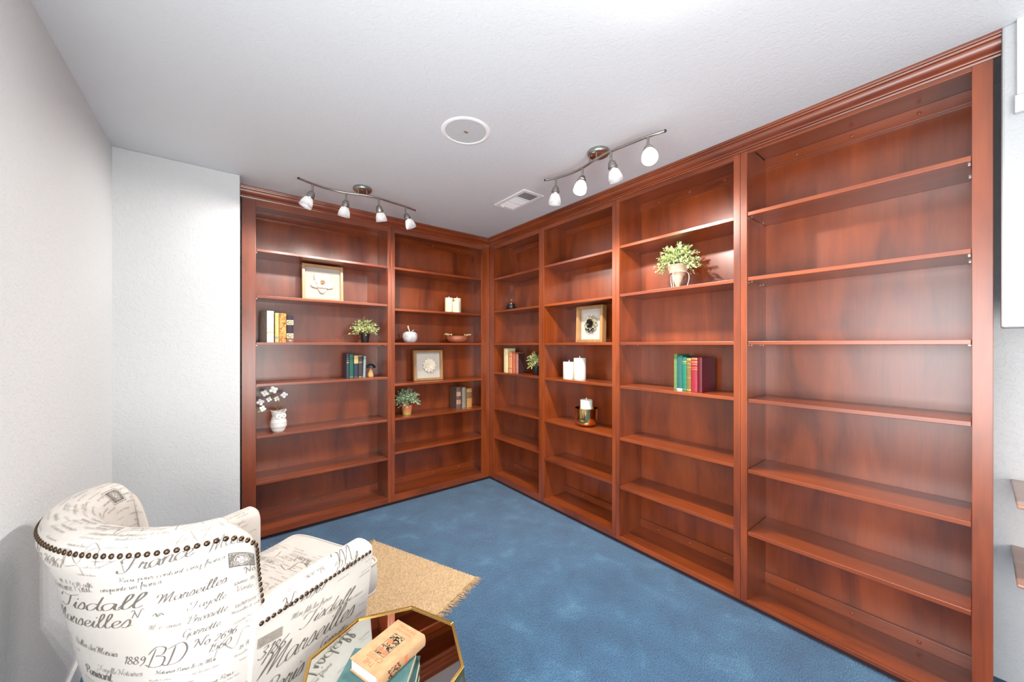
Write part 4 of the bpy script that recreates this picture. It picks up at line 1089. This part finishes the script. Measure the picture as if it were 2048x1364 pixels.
build('seat_cushion', cu, [FABRIC, INK, INK2], chair, smooth='auto')
for z, k in ((.452, .985), (.332, .975)):
    pp = []
    for i in range(97):
        a = 2 * PI * i / 96; x, y = se(a, .20, .460, .250 + .140 * max(0, math.cos(a)) ** 3, .40); pp.append((x * k * 1.012, y * k * 1.012, z))
    build('piping', MB().tube(pp, .0042, 8, cap=False), FABRIC, chair, smooth=True)
build('seat_base', MB().box(-.20, .325, -.33, .33, .13, .313), FABRIC, chair, bevel=.02, seg=3)
LEGW = wood('dark_turned_leg', 2, sl(48, 28, 18), sl(72, 44, 28), .35)
for x, y in ((.26, -.28), (.26, .28), (-.24, -.25), (-.24, .25)):
    build('leg', MB().lathe([(.012, 0), (.015, .004), (.020, .07), (.026, .125), (.028, .131)], 20, (x, y, 0)), LEGW, chair, smooth='auto')
# nailheads: along the outer roll of the back, down the near wing front, along both arms
nails = []
def nail(p, nrm, hide=False): nails.append((p, nrm, hide))
tt = .012
acc = 0.0; last = S_back(tt, NAILS)
for i in range(0, 1400):
    t_ = i / 1400
    p = S_back(t_, NAILS, .0008)
    if (p - last).length > .0185 or i == 0:
        p2 = S_back(t_, NAILS, .01); nail(p, (p2 - p).normalized(), t_ > .62); last = p
for s_ in (7.5, 7.0, 6.65, 6.3, 6.0, 5.7, 5.42, 5.15, 4.9, 4.65, 4.42, 4.2, 4.0):
    p = S_back(.0, s_, .0) + Vector((.007, .0005, 0)); nail(p, Vector((.75, -1, .1)).normalized())
for side in (-1, 1):
    for k in range(24):
        p = S_arm(side, (k + .9) / 24.5, 4.9, .0008); p2 = S_arm(side, (k + .9) / 24.5, 4.9, .01); nail(p, (p2 - p).normalized(), side > 0)
vis = [q for q in nails if not q[2]][:98]; rest = [q for q in nails if q not in vis]
NPR = [(.0066, -.0004), (.0064, .0012), (.0048, .0030), (.0022, .0042), (0, .0045)]
for p, d, _ in vis: build('nailhead', MB().lathe(NPR, 12, p, d), BRONZE, chair, smooth=True)
rb = MB()
for p, d, _ in rest: rb.lathe(NPR, 10, p, d)
o = build('nailhead_row', rb, BRONZE, chair, smooth=True); o['kind'] = 'stuff'

# ------------------------------------------------------------------ jute rug with fringed short edges
RUG_P2 = Vector((1.161, 1.827, 0)); ra = Vector((-.400, .9165, 0)).normalized(); rb_ = Vector((-.9165, -.400, 0)).normalized()
RL, RW = .83, 0.62      # along ra, along rb_
rug = thing('jute_rug', 'small woven jute rug with fringed ends, on the carpet by the armchair', 'rug', (RUG_P2.x, RUG_P2.y, 0.0005), math.atan2(rb_.y, rb_.x))
# local x along rb_, local y along -ra... (rotate +90 of x)
sgn = 1 if rb_.cross(ra).z > 0 else -1
nx_, ny_ = 62, 83; sub = 4; V = []; F = []
NXV, NYV = nx_ * sub + 1, ny_ * sub + 1
rr = random.Random(2)
jit = [[rr.uniform(.75, 1.2) for _ in range(nx_ + 1)] for _ in range(ny_ + 1)]
for j in range(NYV):
    for i in range(NXV):
        u = i / sub; v = j / sub; ci, cj = min(nx_ - 1, int(u)), min(ny_ - 1, int(v))
        ush = (u + (.5 if cj % 2 else 0)) % 1.0
        hgt = (math.sin(PI * ush) ** .7 if 0 < ush < 1 else 0) * (math.sin(PI * (v % 1.0)) ** .6 if v % 1.0 > 0 else 0)
        V.append((u * RW / nx_ + .0012 * math.sin(v * 2.1), sgn * v * RL / ny_ + .0012 * math.sin(u * 1.7), .002 + .0065 * hgt * jit[cj][ci]))
for j in range(NYV - 1):
    for i in range(NXV - 1): F.append((j * NXV + i, j * NXV + i + 1, (j + 1) * NXV + i + 1, (j + 1) * NXV + i))
wv = MB(); wv.add(V, F)
wv.box(0, RW, 0, sgn * RL, 0.0, .0018)
build('woven_panel', wv, JUTE, rug, smooth=True)
for edge in (0, 1):
    fg = MB(); r3 = random.Random(9 + edge)
    for k in range(62):
        for q in range(6):
            x = (k + .5) * RW / 62; y0 = 0 if edge == 0 else sgn * RL; dr = -sgn if edge == 0 else sgn
            L_ = r3.uniform(.022, .058); a = r3.uniform(-.6, .6)
            fg.tube([(x, y0, .004), (x + a * .3 * L_, y0 + dr * L_ * .4, .004 + r3.uniform(0, .008)), (x + a * L_, y0 + dr * L_, .0015 + r3.uniform(0, .006))], [.0011, .0009, .0004], 4)
        fg.ball(((k + .5) * RW / 62, (0 if edge == 0 else sgn * RL), .005), .0052, 6)
    o = build('fringe', fg, JUTE2, rug); o['kind'] = 'stuff'

# ------------------------------------------------------------------ octagonal mirrored side table
TZ = 0.42
tb = thing('side_table', 'octagonal side table with a mirror top and thin gold frame, beside the armchair', 'side table', (.378, 1.094, 0), 0)
TR = .2385
ang0 = math.radians(48.3)
def octo(r, z, dz=0): return [(r * math.cos(ang0 + k * PI / 4), r * math.sin(ang0 + k * PI / 4), z) for k in range(8)]
o1, o2 = octo(TR, TZ), octo(TR - .010, TZ)
for k in range(8):
    l = (k + 1) % 8
    build('top_frame', MB().extrude([o1[k], o1[l], o2[l], o2[k]], (0, 0, -.020), (0, 0, 0)), BRASS, tb, bevel=.0008)
build('mirror_top', MB().extrude(octo(TR - .0105, TZ - .004), (0, 0, -.006), (0, 0, 0)), MIRROR, tb)
lo = octo(TR + .055, .012); up = octo(TR - .006, TZ - .020)
PANEL = plain('tinted_mirror_panel', sl(168, 176, 172), .06, .9, .02)
for k in range(8):
    l = (k + 1) % 8
    build('side_rod', MB().tube([up[k], lo[k]], .0055, 8), BRASS, tb, smooth='auto')
    build('base_rail', MB().tube([lo[k], lo[l]], .0055, 8), BRASS, tb, smooth='auto')
    a, b, c, d = (Vector(q) for q in (up[k], up[l], lo[l], lo[k])); n_ = (b - a).cross(d - a).normalized() * .002
    build('side_panel', MB().add([a + n_, b + n_, c + n_, d + n_, a - n_, b - n_, c - n_, d - n_], [(0, 1, 2, 3), (7, 6, 5, 4), (0, 4, 5, 1), (1, 5, 6, 2), (2, 6, 7, 3), (3, 7, 4, 0)]), PANEL, tb)

# books lying on the table
TEALC = c_('dusty_teal_cloth', 58, 98, 98, .6); TEALD = c_('deep_teal_cloth', 38, 74, 74, .6)
def flat_book(label, cx, cy, z, w, h, d, ang, cover, page, group):
    """w thickness, h height (long side), d depth; lies on its side. local x -> across, spine on the +x side"""
    t = thing('book', label, 'book', (cx, cy, z), ang, group)
    th = .0028
    m = MB(); m.box(-d / 2, d / 2, -h / 2, h / 2, 0, th); m.box(-d / 2, d / 2, -h / 2, h / 2, w - th, w)
    P = [(d / 2 - .001 + .006 * math.sin(PI * i / 8), 0, w / 2 - w / 2 * math.cos(PI * i / 8)) for i in range(9)] + [(d / 2 - .003, 0, w - .0005), (d / 2 - .003, 0, .0005)]
    m.extrude(P, (0, -h / 2, 0), (0, h / 2, 0))
    return t, m, th
G8 = 'three books stacked on the mirrored table'
t, m, th = flat_book('lowest teal book on the mirrored table, its page edges showing at the side', .345, 1.020, TZ + .0006, .030, .186, .118, math.radians(-124), TEALD, PAGE, G8)
build('cover', m, TEALD, t, bevel=.0008); build('page_block', MB().box(-.056, .0565, -.0905, .0905, th + .0002, .030 - th - .0002), PAGE, t)
t, m, th = flat_book('dusty teal cloth book in the middle of the stack on the mirrored table', .336, 1.026, TZ + .0312, .028, .184, .114, math.radians(-129), TEALC, PAGE, G8)
build('cover', m, TEALC, t, bevel=.0008); build('page_block', MB().box(-.054, .0545, -.089, .089, th + .0002, .028 - th - .0002), PAGE, t)
TANC = c_('tan_buckram', 178, 140, 100, .65); ORI = plain('orange_cover_print', sl(222, 104, 66), .6, var=.05); BKI = plain('black_cover_print', sl(44, 40, 34), .6, var=.05)
CW = .034
CDW = .113
CRA = math.radians(-70.0)
t, m, th = flat_book('tan book titled The Crisis with orange fruit design, topmost of the stack', .3665, 1.033, TZ + .0596, CW, .165, .113, CRA, TANC, PAGE, G8)
ct = CW + .0003
def ctext(s, x, y, size, mi=1, sx=1.0):
    vs, fs = text_geo(s, size)
    m.add([(-x - a * sx, -y - b, ct) for a, b, _ in vs], fs, mi)   # the head of the book points to the near side
# printed cover, read from the spine side
ctext('THE', 0, .058, .020); ctext('CRISIS', 0, .0385, .021)
m2 = m
ctext('WINSTON', 0, -.060, .0125); ctext('CHURCHILL', 0, -.073, .0130)
rc = random.Random(6)
for (ax, ay, bx, by) in ((-.021, -.034, .021, -.0328), (-.021, .040, .021, .0412), (-.021, -.034, -.0198, .0412), (.0198, -.034, .021, .0412)):
    m.add([(ax, ay, ct), (bx, ay, ct), (bx, by, ct), (ax, by, ct)], [(0, 1, 2, 3)], 2)
fr3 = [(-.008, .012, .0085), (-.009, -.020, .008), (.010, -.022, .0085)]
for (x, y, r) in fr3:
    m.add([(x + r * math.cos(2 * PI * i / 18), y + r * math.sin(2 * PI * i / 18), ct) for i in range(18)], [tuple(range(18))], 1)
for i in range(110):
    x, y = rc.uniform(-.018, .018), rc.uniform(-.031, .038)
    if any((x - a) ** 2 + (y - b) ** 2 < (r * 1.15) ** 2 for a, b, r in fr3): continue
    a = rc.uniform(0, 2 * PI); l, w = .0038, .0015; ca, sa = math.cos(a), math.sin(a)
    m.add([(x + p * ca - q * sa, y + p * sa + q * ca, ct + .0001) for p, q in ((-l, 0), (-l * .3, w), (l * .4, w), (l, 0), (l * .4, -w), (-l * .3, -w))], [(0, 1, 2, 3, 4, 5)], 2)
# spine: black and orange leaf panel and bars
for i in range(60):
    y, zz = rc.uniform(-.050, -.012), rc.uniform(.006, CW - .006); a = rc.uniform(0, PI); l, w = .0034, .0014; ca, sa = math.cos(a), math.sin(a)
    X = CDW / 2 - .001 + .006 * math.sin(math.acos(max(-1, min(1, 1 - 2 * zz / CW)))) + .0008
    m.add([(X, y + p * ca - q * sa, zz + p * sa + q * ca) for p, q in ((-l, 0), (0, w), (l, 0), (0, -w))], [(0, 1, 2, 3)], 2 if rc.random() < .7 else 1)
for y in (.004, .010):
    X = CDW / 2 - .001 + .006 + .0008
    m.add([(X, y, .006), (X, y + .003, .006), (X, y + .003, CW - .006), (X, y, CW - .006)], [(0, 1, 2, 3)], 1)
build('cover', m, [TANC, ORI, BKI], t)
build('page_block', MB().box(-CDW / 2 + .003, CDW / 2 - .0035, -.0795, .0795, th + .0002, CW - th - .0002), plain('white_page_edges', sl(232, 226, 212), .8, var=.06, vscale=300), t)
